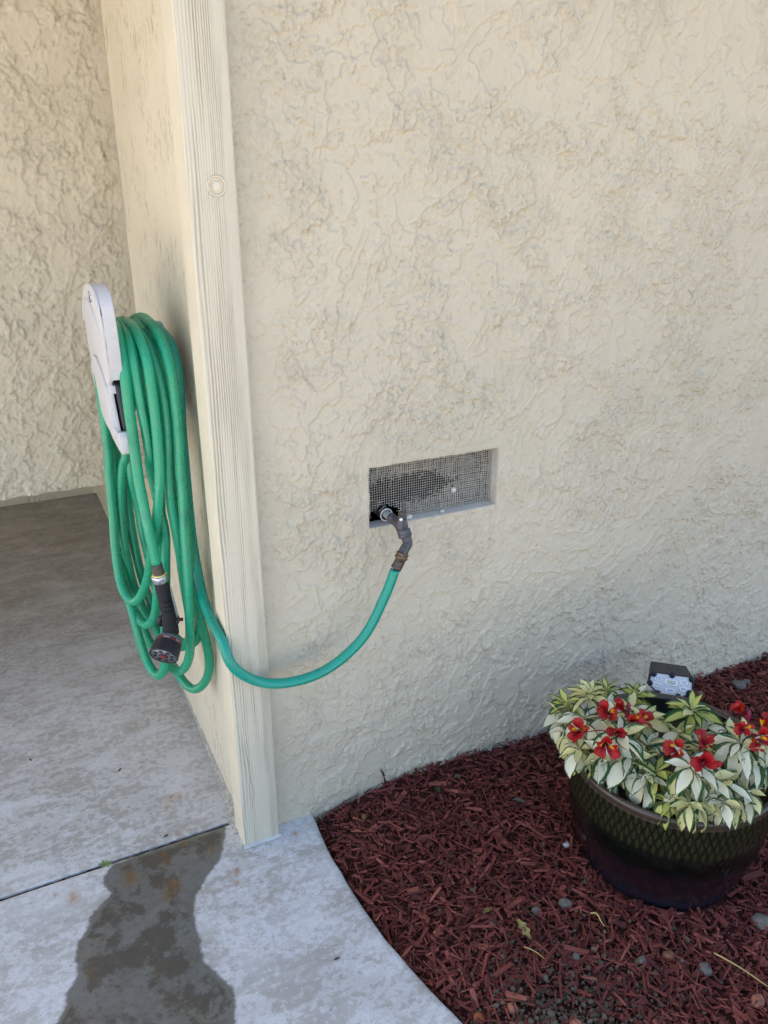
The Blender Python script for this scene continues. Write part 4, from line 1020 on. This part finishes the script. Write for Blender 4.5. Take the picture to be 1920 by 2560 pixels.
def pebble(x, y, r, mat, name, label, cat, group=None, flat=.7, seed=0, z=None):
    bm = bmesh.new(); bmesh.ops.create_icosphere(bm, subdivisions=3, radius=1)
    for v in bm.verts:
        n = fbm(np.array(v.co.x * 1.1 + seed * 3.7), np.array(v.co.y * 1.1 + v.co.z * 1.3 + seed), 3, seed)
        f = 1 + .38 * float(n); v.co = Vector((v.co.x * r * f * 1.15, v.co.y * r * f, v.co.z * r * f * flat))
    zc = float(mz(x, y)) + r * flat * .3 + .005 if z is None else z
    bmesh.ops.rotate(bm, verts=bm.verts, cent=(0, 0, 0), matrix=Matrix.Rotation(seed * 1.3, 3, 'Z'))
    bmesh.ops.translate(bm, verts=bm.verts, vec=(x, y, zc))
    return tag(bm_obj(name, bm, mat, None, True, loc=(x, y, zc - r * flat)), label, cat, group)
for i, (x, y, r, lab) in enumerate([(.553, -.508, .0095, 'small grey stone touching the lower end of the long twig in the mulch'), (.56, -.642, .0085, 'small grey stone in the mulch left below the curled yellow fibre'),
        (.432, -.506, .0075, 'small grey stone beside the narrow curled yellow leaf'), (.691, -.706, .0095, 'small grey stone in front of the pot, left of the brown rounded lump'),
        (.542, -.228, .0075, 'small grey stone in the upper mulch beside the top end of the long twig'), (1.511, -.076, .009, 'small grey stone in the mulch just right of the black spotlight')]):
    pebble(x, y, r, mat_stone, 'stone', lab, 'stone', None, .7, i + 2)
pebble(.627, -.519, .0125, mat_stone, 'stone', 'rounded pale grey stone in the mulch left of the pot foot', 'stone', None, .8, 31)
pebble(.794, -.786, .0135, mat_stone, 'stone', 'rough grey stone in front of the pot beside the yellow straw', 'stone', None, .85, 32)
pebble(1.007, -.754, .019, mat_stone, 'stone', 'largest grey stone right of the pot foot at the picture edge', 'stone', None, .75, 33)
pebble(.737, -.383, .0085, simple('pale_stone', (.42, .42, .40), .7), 'stone', 'pale whitish stone by the left side of the pot', 'stone', None, .8, 34)
pebble(1.677, -.089, .021, mat_stone, 'stone', 'smooth oval grey stone on the mulch near the wall behind the lamp', 'stone', None, .6, 35)
pebble(1.712, -.088, .012, mat_stone, 'stone', 'round grey stone touching the oval one near the wall', 'stone', None, .8, 36)
pebble(.362, -.688, .011, mat_pink, 'stone', 'reddish pink stone on the bare soil by the walkway', 'stone', None, .75, 37)
pebble(.462, -.767, .0125, mat_pink, 'stone', 'reddish pink stone on bare soil at the bottom edge', 'stone', None, .75, 38)
pebble(.837, -.886, .014, mat_pink, 'stone', 'knobbly orange stone near the lower right corner', 'stone', None, .8, 39)
pebble(.293, -.67, .010, simple('orange_chunk', (.30, .085, .03), .7, .3, 0, .3), 'stone', 'orange chunk lying against the curved walkway edge', 'stone', None, .7, 40)
pebble(.75, -.724, .012, simple('brown_nut', (.20, .095, .05), .7, .3, 0, .3), 'stone', 'brown rounded lump in the mulch in front of the pot', 'stone', None, .8, 41)

def stick(name, P_, r, mat, label, cat, step=.006):
    m = MB(); R = smooth_path(spline(P_, step), 2); add_tube(m, R, np.interp(np.linspace(0, 1, len(R)), [0, .5, 1], [r, r * .9, r * .45]), 6)
    return tag(m.build(name, mat, loc=tuple(np.asarray(P_[0], float))), label, cat)
g = lambda x, y, dz=.012: (x, y, float(mz(x, y)) + dz)
t = stick('twig', [(.401, -.014, .0), (.4055, -.012, .022), (.4065, -.010, .040), (.402, -.009, .058), (.394, -.008, .074)], .0022, mat_twig, 'thin brown twig standing in the mulch against the stucco wall', 'twig')
m = MB(); add_tube(m, [(.4065, -.010, .052), (.399, -.009, .072), (.3945, -.008, .080)], [.0013, .0008, .0005], 5); m.build('side_shoot', mat_twig, t)
stick('twig', [g(.478, -.325, .012), g(.495, -.39, .015), g(.513, -.46, .014), g(.540, -.55, .012)], .0028, mat_twig, 'long brown twig lying across the mulch left of the pot', 'twig')
stick('straw', [g(.838, -.768, .018), g(.858, -.822, .022), g(.880, -.882, .018)], .0016, mat_straw, 'straight yellow straw on the mulch at lower right', 'straw')
stick('straw', [g(.660, -.570, .015), g(.672, -.578, .022), g(.667, -.592, .018), g(.668, -.610, .015)], .0018, mat_straw, 'curled yellow fibre on the mulch below the pot', 'straw')
stick('straw', [g(.462, -.585, .016), g(.478, -.603, .017), g(.490, -.628, .014)], .0011, mat_straw, 'short yellow straw beside the withered leaf', 'straw')

def flat_leaf(name, x, y, L, W, az, mat, label, lobes=0, cat='leaf', tilt=.25, dz=.018):
    v = np.linspace(0, 1, 13); u = np.linspace(-1, 1, 5)
    w = W * np.sin(np.pi * np.clip(v, .02, .985)) ** .8 * (1 + lobes * .35 * np.sin(v * 22))
    G_ = np.stack([np.repeat((v * L - L / 2)[:, None], 5, 1), u[None] * w[:, None] * .5, .14 * L * np.sin(v * 5)[:, None] * .35 + .22 * W * u[None] ** 2 + 0 * v[:, None]], -1)
    bot = G_ - np.array([0, 0, .0004])
    M_ = Matrix.Rotation(az, 3, 'Z') @ Matrix.Rotation(tilt, 3, 'Y'); M_ = np.array(M_)
    V = np.concatenate([G_.reshape(-1, 3), bot.reshape(-1, 3)]) @ M_.T + np.array(g(x, y, dz)); q_ = grid_quads(13, 5)
    return tag(obj(name, V, np.concatenate([q_, q_[:, ::-1] + 65]), mat, loc=g(x, y, dz)), label, cat)
flat_leaf('dead_leaf', .486, -.55, .050, .020, -1.45, mat_yleaf, 'withered yellow brown lobed leaf on the mulch', 1)
flat_leaf('dead_leaf', .437, -.478, .040, .011, .35, mat_yleaf, 'narrow curled yellow leaf near the middle of the mulch', .6)
flat_leaf('dead_leaf', .306, -.088, .036, .012, 1.2, mat_yleaf, 'yellowish leaf scrap on the mulch by the walkway corner', .4)
flat_leaf('fallen_leaf', .523, -.095, .040, .014, 1.35, mat_gleaf, 'small dark green leaf fallen on the mulch near the wall', 0)
flat_leaf('leaf_scrap', .595, -.082, .028, .014, .3, mat_stone, 'small grey leaf scrap on the mulch near the wall', .5)
flat_leaf('leaf_scrap', .70, -.226, .036, .015, -.4, mat_stone, 'larger grey leaf scrap on the mulch left of the flower pot', .5)

# a weed in the joint, litter on the concrete
wd = empty('weed', (-.322, .062, -.005), 'tiny green weed growing from the joint in the concrete', 'weed')
for i in range(7):
    a = i * 2.4 + .3; L = .016 + .007 * random.random(); e = .35 + .5 * random.random()
    d = np.array([math.cos(a) * math.cos(e), math.sin(a) * math.cos(e), math.sin(e)]); s_ = np.cross(d, (0, 0, 1)); s_ /= np.linalg.norm(s_)
    v = np.linspace(0, 1, 6); w = .0034 * np.sin(np.pi * (.08 + .88 * v)); ctr = np.array([-.322, .062, -.004]) + d * (v * L)[:, None] + np.array([0, 0, -.004]) * (v ** 2)[:, None]
    V = np.stack([ctr - s_ * w[:, None], ctr + np.array([0, 0, -.0008]), ctr + s_ * w[:, None]], 1).reshape(-1, 3)
    obj('leaf', V, grid_quads(6, 3), mat_weed, wd)
chipm = simple('wood_crumb', (.075, .045, .035), .85, .2, 0, .3)
for i, (x, y, L, a, lab) in enumerate([(-.17, .088, .012, .4, 'dark wood crumb beside the concrete joint'), (.085, -.43, .012, .1, 'brown splinter on the pale walkway near the mulch'), (-.235, .40, .014, .9, 'dark crumb on the patio below the hose'), (-.46, .56, .012, 2, 'dark crumb at the left side of the patio')]):
    bm = box_bm((-L / 2, -.0016, 0), (L / 2, .0018, .0022), .0006, 1)
    bmesh.ops.rotate(bm, verts=bm.verts, cent=(0, 0, 0), matrix=Matrix.Rotation(a, 3, 'Z')); bmesh.ops.translate(bm, verts=bm.verts, vec=(x, y, .0006))
    tag(bm_obj('wood_crumb', bm, chipm, None, False, loc=(x, y, 0)), lab, 'wood crumb')

# ------------------------------------------------------------------ pot
pot = empty('flower_pot', (PC[0], PC[1], -.05), 'wide round dark glazed pot embossed with leaf rows, on the mulch', 'flower pot')
prof_r = np.array([.190, .2010, .2125, .2215, .2295, .2360, .2410, .2445, .2462, .2470, .2475]); prof_z = np.array([-.056, -.026, .008, .035, .065, .098, .135, .175, .215, .240, .252])
TH = 756; th = np.linspace(0, 2 * np.pi, TH, endpoint=False); pzv = np.linspace(-.056, .252, 140); prof_r = prof_r * .975
from math import pi
pr = np.interp(pzv, prof_z, prof_r); ker = np.ones(9) / 9; pr = np.convolve(np.pad(pr, 4, mode='edge'), ker, 'valid')
TT, ZZ = np.meshgrid(th, pzv); RR = np.repeat(pr[:, None], TH, 1)
emb = np.zeros_like(TT); low = np.zeros_like(TT)
na = 84; pitch = 2 * pi / na
for row, zc in enumerate((.236, .214, .192, .170)):
    k = (TT / pitch + .5 * (row % 2)) % 1 - .5; dx = k * 2; dz = (ZZ - zc) / .0145
    wv = np.clip(1 - np.abs(dz) ** 1.6, 0, 1) * .86
    bodyv = np.clip(1 - np.abs(dx) / (wv + 1e-3), 0, 1) * (wv > .02)
    emb = np.maximum(emb, bodyv ** .6)
    low = np.maximum(low, (np.abs(np.abs(dx) - wv * .98) < .13) * (wv > .05) * .35)
for row, zc in enumerate((.146, .126, .106, .086)):
    k = (TT / pitch + .5 * (row % 2)) % 1 - .5; d = np.hypot(k * 2 / .62, (ZZ - zc) / .008); low = np.maximum(low, np.clip(1 - d * d, 0, 1) * .75)
rad_ = RR + .0020 * emb + .0015 * low + .0012 * fbm(TT * 14, ZZ * 40, 3, 5)
rad_[:, 0] = rad_[:, 0]
Vp = np.stack([PC[0] + rad_ * np.cos(TT), PC[1] + rad_ * np.sin(TT), ZZ], -1).reshape(-1, 3)
obj('pot_body', Vp, grid_quads(140, TH, wrap=True), mat_pot, pot, attrs=dict(emboss=emb.ravel()))
m = MB(); lathe(m, (PC[0], PC[1], 0), (0, 0, 1), [(.2405, .249), (.2435, .254), (.2455, .2605), (.2450, .2665), (.2420, .2705), (.2370, .2715), (.2315, .2690), (.2280, .262)], 160, caps=False); m.build('rim', mat_pot, pot)
m = MB(); lathe(m, (PC[0], PC[1], 0), (0, 0, 1), [(.2285, .263), (.2272, .245), (.2255, .20), (.2150, .16)], 120, caps=False); m.build('lining', mat_pot_in, pot)
rs = np.linspace(.0, .2262, 34); ta = np.linspace(0, 2 * pi, 110, endpoint=False); Rr, Ta = np.meshgrid(rs, ta, indexing='ij')
Xs, Ys_ = PC[0] + Rr * np.cos(Ta), PC[1] + Rr * np.sin(Ta)
o = obj('potting_soil', np.stack([Xs, Ys_, .205 + .008 * fbm(Xs * 16, Ys_ * 16, 4, 9) + .003 * fbm(Xs * 90, Ys_ * 90, 2, 8)], -1).reshape(-1, 3), grid_quads(34, 110, wrap=True), mat_pot_soil); tag(o, 'dark potting soil with dry stalks inside the glazed pot', kind='stuff')
m = MB()
for i in range(120):
    a = rng.uniform(0, 2 * pi); r = .215 * math.sqrt(rng.uniform(.15, 1)); d = rng.normal(size=2) * .018
    p = np.array([PC[0] + r * math.cos(a), PC[1] + r * math.sin(a), .212]); q_ = p + np.array([d[0], d[1], rng.uniform(.0, .022)])
    if np.hypot(*(q_[:2] - PC)) < .220: add_tube(m, [p, (p + q_) / 2 + rng.normal(size=3) * .003, q_], [.0013, .0012, .0008], 5)
o = m.build('dry_stalks', mat_stem); tag(o, 'dry pale stalks lying on the potting soil', kind='stuff')

# ------------------------------------------------------------------ plants
def leaf_mesh(name, wid, bend_deg, cup, twist, seed):
    nv, nu = 11, 5; v = np.linspace(0, 1, nv); u = np.linspace(-1, 1, nu)
    w = np.where(v < .10, .022 + .1 * v, wid * np.sin(pi * np.clip((v - .06) / .94, 0, 1) ** .82) ** .92 + .012 * (1 - v))
    w[-1] = .004
    ang = -np.radians(bend_deg) * np.clip(v, 0, 1) ** 1.25
    dx = np.cos(ang); dz = np.sin(ang); x = np.r_[0, np.cumsum((dx[1:] + dx[:-1]) / 2)] / (nv - 1); z = np.r_[0, np.cumsum((dz[1:] + dz[:-1]) / 2)] / (nv - 1)
    V = []; UV = []
    for i in range(nv):
        tw = twist * v[i] + .06 * math.sin(v[i] * 9 + seed)
        for j in range(nu):
            yy = u[j] * w[i] * .5; up = cup * w[i] * (u[j] ** 2 - .3) + .018 * math.sin(v[i] * 14 + seed * 2 + u[j] * 2) * abs(u[j])
            y2 = yy * math.cos(tw) - up * math.sin(tw); n2 = yy * math.sin(tw) + up * math.cos(tw)
            V.append((x[i] - math.sin(ang[i]) * n2, y2, z[i] + math.cos(ang[i]) * n2)); UV.append((u[j] * .5 + .5, v[i]))
    return mesh_from(name, V, grid_quads(nv, nu), True, UV)
LEAF = []
for mi in range(3):
    fam = []
    for k in range(9):
        me = leaf_mesh('leaf', random.uniform(.36, .48) if mi < 2 else random.uniform(.30, .40), (18, 48, 82)[k % 3] + random.uniform(-8, 8), random.uniform(.12, .60), random.uniform(-.85, .85), k * 1.7 + mi)
        me.materials.append(mat_leaf[mi]); fam.append(me)
    LEAF.append(fam)

def put_leaf(parent, p, yaw, elev, roll, size, fam, bendy):
    o = bpy.data.objects.new('leaf', LEAF[fam][bendy + 3 * random.randrange(3)]); COL.objects.link(o)
    M_ = Matrix.Translation(Vector(np.asarray(p, float) - BASE[parent.name])) @ Matrix.Rotation(yaw, 4, 'Z') @ Matrix.Rotation(-elev, 4, 'Y') @ Matrix.Rotation(roll, 4, 'X') @ Matrix.Diagonal((size, size * random.uniform(.88, 1.12), size, 1))
    o.matrix_local = M_; o.parent = parent
    return o

def petal_mesh(name, L, wid, flare, seed, mat):
    nv, nu = 9, 5; v = np.linspace(0, 1, nv); u = np.linspace(-1, 1, nu)
    w = wid * np.interp(v, [0, .25, .5, .72, .88, 1], [.16, .30, .62, 1.0, .86, .16]); ang = np.radians(np.interp(v, [0, .45, .8, 1], [82, 72, 72 - flare, 60 - flare * 1.25]))
    dr = np.cos(ang); dz = np.sin(ang); r = .0022 + L * np.r_[0, np.cumsum((dr[1:] + dr[:-1]) / 2)] / (nv - 1); z = L * np.r_[0, np.cumsum((dz[1:] + dz[:-1]) / 2)] / (nv - 1)
    V = []; UV = []
    for i in range(nv):
        for j in range(nu):
            c = .22 * w[i] * u[j] ** 2 + .0010 * math.sin(v[i] * 8 + u[j] * 3 + seed)
            V.append((r[i] - math.sin(ang[i]) * c, u[j] * w[i] * .5, z[i] + math.cos(ang[i]) * c)); UV.append((u[j] * .5 + .5, v[i]))
    me = mesh_from(name, V, grid_quads(nv, nu), True, UV); me.materials.append(mat); return me
PET_OUT = [petal_mesh('petal', .044, .0235, f, i, mat_petal) for i, f in enumerate((48, 56, 40))]
PET_IN = [petal_mesh('petal', .042, .0135, f, i + 5, mat_petal_y) for i, f in enumerate((44, 50))]
PET_LOW = petal_mesh('petal', .040, .0125, 52, 9, mat_petal)
def flower(parent, c, d, size=1.0, closed=False, roll=0.0):
    """c is the middle of the open face, d the way it looks."""
    d = Vector(d).normalized(); zq = Vector((0, 0, 1)); x = (zq - d * zq.dot(d)); x.normalize(); y = d.cross(x)
    M_ = Matrix((x, y, d)).transposed().to_4x4(); M_.translation = Vector(c) - d * .030 * size - Vector(BASE[parent.name])
    mb = MB(); lathe(mb, (0, 0, -.009), (0, 0, 1), [(.0014, -.003), (.0030, .002), (.0034, .007), (.0030, .012)], 10)
    for k in range(5):
        a = k * 1.256 + .4; add_tube(mb, [(.0012 * math.cos(a), .0012 * math.sin(a), .003), (.0035 * math.cos(a) - .002, .0035 * math.sin(a), .020), (.006 * math.cos(a) - .006, .006 * math.sin(a), .0335)], [.0007, .0006, .0010], 5)
    V, F = mb.geo(); me = mesh_from('flower', V, F); me.materials.append(mat_tube)
    f = bpy.data.objects.new('flower', me); COL.objects.link(f); f.parent = parent
    f.matrix_local = M_ @ Matrix.Rotation(roll, 4, 'Z') @ Matrix.Scale(size, 4)
    sq = .55 if closed else 1.0
    for k in range(3):
        p = bpy.data.objects.new('petal', PET_OUT[k]); COL.objects.link(p); p.parent = f
        p.matrix_local = Matrix.Rotation(k * 2 * pi / 3 + (0 if not closed else .2), 4, 'Z') @ Matrix.Rotation(random.uniform(-.22, .18) - (.35 if closed else 0), 4, 'Y') @ Matrix.Rotation(random.uniform(-.25, .25), 4, 'X') @ Matrix.Diagonal((1, random.uniform(.8, 1.12), random.uniform(.9, 1.08), 1))
        p = bpy.data.objects.new('petal', PET_LOW if k == 1 else PET_IN[k // 2]); COL.objects.link(p); p.parent = f
        p.matrix_local = Matrix.Rotation((k + .5) * 2 * pi / 3, 4, 'Z') @ Matrix.Rotation(random.uniform(-.2, .15) - (.35 if closed else 0), 4, 'Y') @ Matrix.Rotation(random.uniform(-.3, .3), 4, 'X') @ Matrix.Translation((.0006, 0, .001))
    return f

def bud(parent, c, d):
    mb = MB(); d = np.asarray(d, float); lathe(mb, c, d, [(.0012, -.018), (.0022, -.012), (.0045, -.004), (.0052, .002), (.0035, .008), (.0008, .012)], 10)
    return mb.build('bud', mat_tube, parent)

plantL = empty('variegated_plant', (.84, -.44, .225), 'leafy white and green plant with seven red flowers, left half of the dark pot', 'plant')
plantR = empty('variegated_plant', (.93, -.58, .225), 'leafy cream and green plant with red flowers, right half of the pot front', 'plant')
# x, y, z, leaves, size, family, spread (0 perky star .. 1 hanging skirt), plant
ROS = [(.793, -.346, .41, 12, .058, 1, .35, 'L'), (.750, -.318, .378, 10, .050, 2, .45, 'L'), (.880, -.312, .375, 9, .045, 2, .2, 'L'), (.940, -.352, .365, 9, .050, 2, .15, 'L'),
       (.754, -.494, .405, 13, .068, 0, .85, 'L'), (.870, -.452, .38, 11, .060, 1, .5, 'L'), (.704, -.428, .338, 11, .052, 1, .75, 'L'), (.769, -.516, .355, 11, .066, 0, .9, 'L'),
       (.835, -.505, .355, 10, .058, 0, .6, 'L'), (.880, -.395, .368, 11, .056, 1, .5, 'L'), (.746, -.385, .378, 12, .062, 0, .6, 'L'), (.728, -.480, .352, 11, .062, 0, .9, 'L'), (.735, -.325, .355, 9, .054, 0, .7, 'L'),
       (.830, -.375, .375, 10, .058, 0, .55, 'L'), (.790, -.430, .395, 9, .062, 0, .6, 'L'), (.715, -.375, .35, 7, .056, 1, .8, 'L'), (.785, -.560, .33, 9, .060, 0, .9, 'L'), (.800, -.530, .35, 8, .060, 1, .7, 'L'),
       (.962, -.505, .412, 13, .060, 2, .30, 'R'), (.912, -.520, .375, 11, .056, 1, .5, 'R'), (.806, -.568, .338, 12, .056, 2, .65, 'R'), (.835, -.630, .392, 12, .066, 0, .8, 'R'), (.967, -.636, .412, 13, .066, 0, .75, 'R'),
       (.990, -.660, .375, 12, .064, 0, .9, 'R'), (.797, -.620, .305, 11, .050, 2, .7, 'R'), (.850, -.655, .312, 12, .052, 1, .85, 'R'), (.883, -.676, .312, 12, .052, 1, .9, 'R'), (.912, -.688, .318, 12, .052, 1, .9, 'R'),
       (.952, -.692, .325, 12, .054, 0, .9, 'R'), (.880, -.650, .358, 11, .060, 0, .85, 'R'), (.905, -.668, .352, 11, .060, 0, .9, 'R'), (1.020, -.655, .415, 12, .064, 0, .7, 'R'), (.832, -.622, .33, 10, .056, 0, .9, 'R'),
       (.818, -.655, .318, 11, .050, 1, .85, 'R'), (.880, -.690, .325, 11, .050, 0, .85, 'R'), (.975, -.535, .368, 10, .056, 0, .6, 'R'), (.930, -.585, .37, 11, .060, 1, .6, 'R'), (1.045, -.600, .37, 11, .060, 1, .6, 'R'), (1.00, -.585, .385, 10, .060, 0, .6, 'R'), (1.06, -.64, .345, 10, .058, 0, .85, 'R')]
VIEW = np.array([-.55, -.75])
for (x, y, z, nl, size, fam, hang_, wh) in ROS:
    P0 = plantL if wh == 'L' else plantR; c = np.array([x, y, z])
    foot_ = np.array([PC[0] + (x - PC[0]) * .72, PC[1] + (y - PC[1]) * .72, .203]); midp = (foot_ + c) / 2 + np.r_[(c[:2] - PC) * .06, .012]
    R = spline([foot_, midp, c], .012); mb = MB(); add_tube(mb, R, np.linspace(.0026, .0018, len(R)), 7); mb.build('stem', mat_stem, P0)
    off = random.uniform(0, 6.28); nl += 3 if wh == 'L' else 2
    for i in range(nl):
        f = (i + .5) / nl                                     # 0 innermost .. 1 outermost
        yaw = off + i * 2.39996 + random.uniform(-.25, .25)
        s_mul = 1.17; elev = math.radians((62 - 70 * f) * (1 - hang_) + (28 - 88 * f) * hang_ + random.uniform(-10, 10))
        s_ = s_mul * size * (.62 + .46 * min(1, f * 1.5)) * random.uniform(.88, 1.12)
        fm = fam if random.random() < .78 else random.choice([0, 1, fam])
        if f < .25 and fam == 0 and random.random() < .5: fm = 1
        put_leaf(P0, c - np.array([0, 0, .016 * f]), yaw, elev, random.uniform(-.35, .35), s_, fm, 2 if f > .55 and hang_ > .5 else (1 if f > .35 else 0))
    for i in range(2 if wh == 'L' else 0):
        k = random.uniform(.45, .85); p = R[int(k * (len(R) - 1))]
        put_leaf(P0, p, random.uniform(0, 6.28), random.uniform(-.5, .3), random.uniform(-.4, .4), size * random.uniform(.75, 1.0), random.choice([0, 1, 2]), random.choice([1, 2]))
CAMP = np.array([-.365, -1.583, 1.534])
def toward(c, dx=0, dy=0, dz=0):
    d = CAMP - np.asarray(c); d /= np.linalg.norm(d); return d + np.array([dx, dy, dz])
FL = [((.763, -.441, .428), (0, 0, .1), 1.0, 0, 'L'), ((.683, -.437, .395), (-.35, .2, .0), 1.15, 0, 'L'), ((.791, -.495, .426), (.25, -.2, -.1), 1.0, 0, 'L'), ((.834, -.487, .415), (.75, -.1, .1), 1.0, 0, 'L'),
      ((.742, -.500, .415), (.1, -.2, -.25), .85, 0, 'L'), ((.694, -.520, .408), (-.1, -.35, -.30), 1.15, 0, 'L'), ((.787, -.452, .446), (-.25, .75, .75), .95, 1, 'L'),
      ((.822, -.592, .406), (-.5, .25, -.05), 1.05, 0, 'R'), ((.897, -.603, .417), (.6, .3, .2), 1.0, 0, 'R'), ((.839, -.660, .420), (.1, -.2, -.05), 1.2, 0, 'R'), ((.966, -.640, .446), (0, 0, .1), .85, 0, 'R'),
      ((.987, -.606, .470), (-.35, .75, .75), 1.05, 1, 'R'), ((.984, -.676, .437), (.3, -.4, -.2), 1.05, 0, 'R'), ((1.020, -.650, .462), (.9, .5, .5), 1.05, 1, 'R')]
for c, dv_, sz, cl, wh in FL:
    P0 = plantL if wh == 'L' else plantR; d = toward(c, *dv_); d = d / np.linalg.norm(d)
    flower(P0, c, d, sz, bool(cl), random.uniform(-.5, .5))
    hub = np.array((.758, -.476, .395) if wh == 'L' else ((.850, -.625, .385) if c[0] < .92 else (.985, -.640, .405))); bk = np.asarray(c) - d * .040 * sz
    mb = MB(); add_tube(mb, [hub, (hub + bk) / 2 + np.array([0, 0, .006]), bk], [.0014, .0012, .0012], 6, step=.008); mb.build('pedicel', mat_tube, P0)
for c, wh in (((.808, -.458, .438), 'L'), ((1.001, -.622, .462), 'R')):
    P0 = plantL if wh == 'L' else plantR; bud(P0, c, (.1, .2, 1)); mb = MB(); b_ = np.array(c) - np.array([.0018, .0035, .017]); add_tube(mb, [b_, b_ - np.array([.012, .02, .035])], .0010, 5); mb.build('pedicel', mat_tube, P0)

# ------------------------------------------------------------------ solar spotlight on its stake
TL = np.array([1.1562, -.18, .2723]); TR = np.array([1.2467, -.26, .2701])
LX = TR - TL; LX[2] = 0; LW = np.linalg.norm(LX); LX /= LW
nh = np.array([LX[1], -LX[0], 0]); nh = nh if nh[1] < 0 else -nh
tilt = math.radians(25); LN = nh * math.cos(tilt) + np.array([0, 0, math.sin(tilt)]); LU = np.cross(LN, LX); LU = LU if LU[2] > 0 else -LU
LC = (TL + TR) / 2 - LU * .0300
def L3(u, v, n): return tuple(LC + LX * u + LU * v + LN * n)
lamp = empty('spotlight', (LC[0] + .02, LC[1] + .05, 0), 'black solar spotlight with silvery lens panel standing behind the flower pot', 'spotlight')
face = [(-.0500, .0285), (.0590, .0285), (.0625, .0230), (.0630, -.0060), (.0560, -.0190), (.0360, -.0330), (.0080, -.0380), (-.0240, -.0350), (-.0560, -.0110), (-.0600, -.0030), (-.0570, .0180)]
back = [(-.0480, .0470), (.0500, .0470), (.0520, .042), (.0520, .010), (.047, -.001), (.032, -.012), (.008, -.016), (-.022, -.014), (-.048, .002), (-.051, .008), (-.050, .026)]
bm_obj('housing', prism_bm([L3(u, v, -.002) for u, v in face], [L3(u, v, -.098) for u, v in back], .003, 2), mat_black, lamp, False)
bz_o = np.array(face); bz_i = bz_o * .90
mb = MB(); rings = []
for sc_, n_ in ((1.0, -.002), (1.0, .004), (.965, .0065), (.925, .0055), (.90, .001), (.895, -.001)): rings.append([L3(u * sc_, v * sc_ + .0, n_) for u, v in face])
rings = np.array(rings); rings = np.concatenate([rings], 0); mb.add(rings.reshape(-1, 3), grid_quads(6, len(face), wrap=True)); mb.build('bezel', mat_black, lamp, False)
mb = MB(); inn = [L3(u * .93, v * .93, .0022) for u, v in face] + [L3(0, 0, .0022)]; k = len(face)
mb.add(inn, (), [(i, (i + 1) % k, k) for i in range(k)]); rf = mb.build('reflector', mat_reflector, lamp, False)
for u, v in ((-.046, .0225), (.0030, .0260), (.0555, .0215), (.0520, -.0165), (.0240, -.0300), (-.0300, -.0285), (-.0545, -.0035)):
    mb = MB(); lathe(mb, L3(u, v, .0015), LN, [(.0080, 0), (.0082, .0040), (.0062, .0050)], 16); s2 = mb.build('screw_boss', mat_black, lamp)
    mb = MB(); lathe(mb, L3(u, v, .0060), LN, [(.0036, 0), (.0036, .0010), (.0024, .0014)], 10); mb.build('screw', mat_black, s2)
def recess(u, v, w, h, n_led, nm='reflector_cup'):
    mb = MB(); e = []
    for sc_, dn in ((1.0, .0026), (.94, .0044), (.72, .0040), (.62, .0030)):
        e.append([L3(u + w * .5 * sc_ * (abs(math.cos(a)) ** .5) * (1 if math.cos(a) > 0 else -1), v + h * .5 * sc_ * (abs(math.sin(a)) ** .5) * (1 if math.sin(a) > 0 else -1), dn) for a in np.linspace(0, 2 * pi, 24, endpoint=False)])
    e = np.array(e); mb.add(e.reshape(-1, 3), grid_quads(4, 24, wrap=True)); cup = mb.build(nm, mat_reflector, lamp)
    for i in range(n_led[0]):
        for j in range(n_led[1]):
            uu = u + (i - (n_led[0] - 1) / 2) * .0058; vv = v + .001 + (j - (n_led[1] - 1) / 2) * .0050
            b = box_bm((-.0017, -.0019, 0), (.0017, .0019, .0022), .0004, 1); M_ = Matrix((LX, LU, LN)).transposed().to_4x4(); M_.translation = Vector(L3(uu, vv, .0028)); b.transform(M_)
            bm_obj('led', b, mat_led if n_led[0] > 1 else mat_ledwhite, cup)
recess(.0020, .0040, .036, .017, (3, 2)); recess(-.0330, .0105, .020, .0125, (1, 1)); recess(-.0340, -.0065, .018, .0125, (1, 1)); recess(.0360, .0085, .020, .0125, (1, 1)); recess(.0360, -.0100, .020, .0125, (1, 1)); recess(.0010, -.0180, .024, .0110, (1, 1))
mb = MB(); p0 = np.array(L3(0, -.020, -.04)); add_tube(mb, [p0, p0 + np.array([.006, .012, -.06]), np.array([p0[0] + .012, p0[1] + .018, .06])], .011, 12); mb.build('bracket', mat_black, lamp)
mb = MB(); s0 = np.array([p0[0] + .012, p0[1] + .018, .065]); lathe(mb, s0, (0, 0, -1), [(.012, 0), (.013, .01), (.010, .03), (.006, .09), (.001, .14)], 12); mb.build('stake', mat_black, lamp)
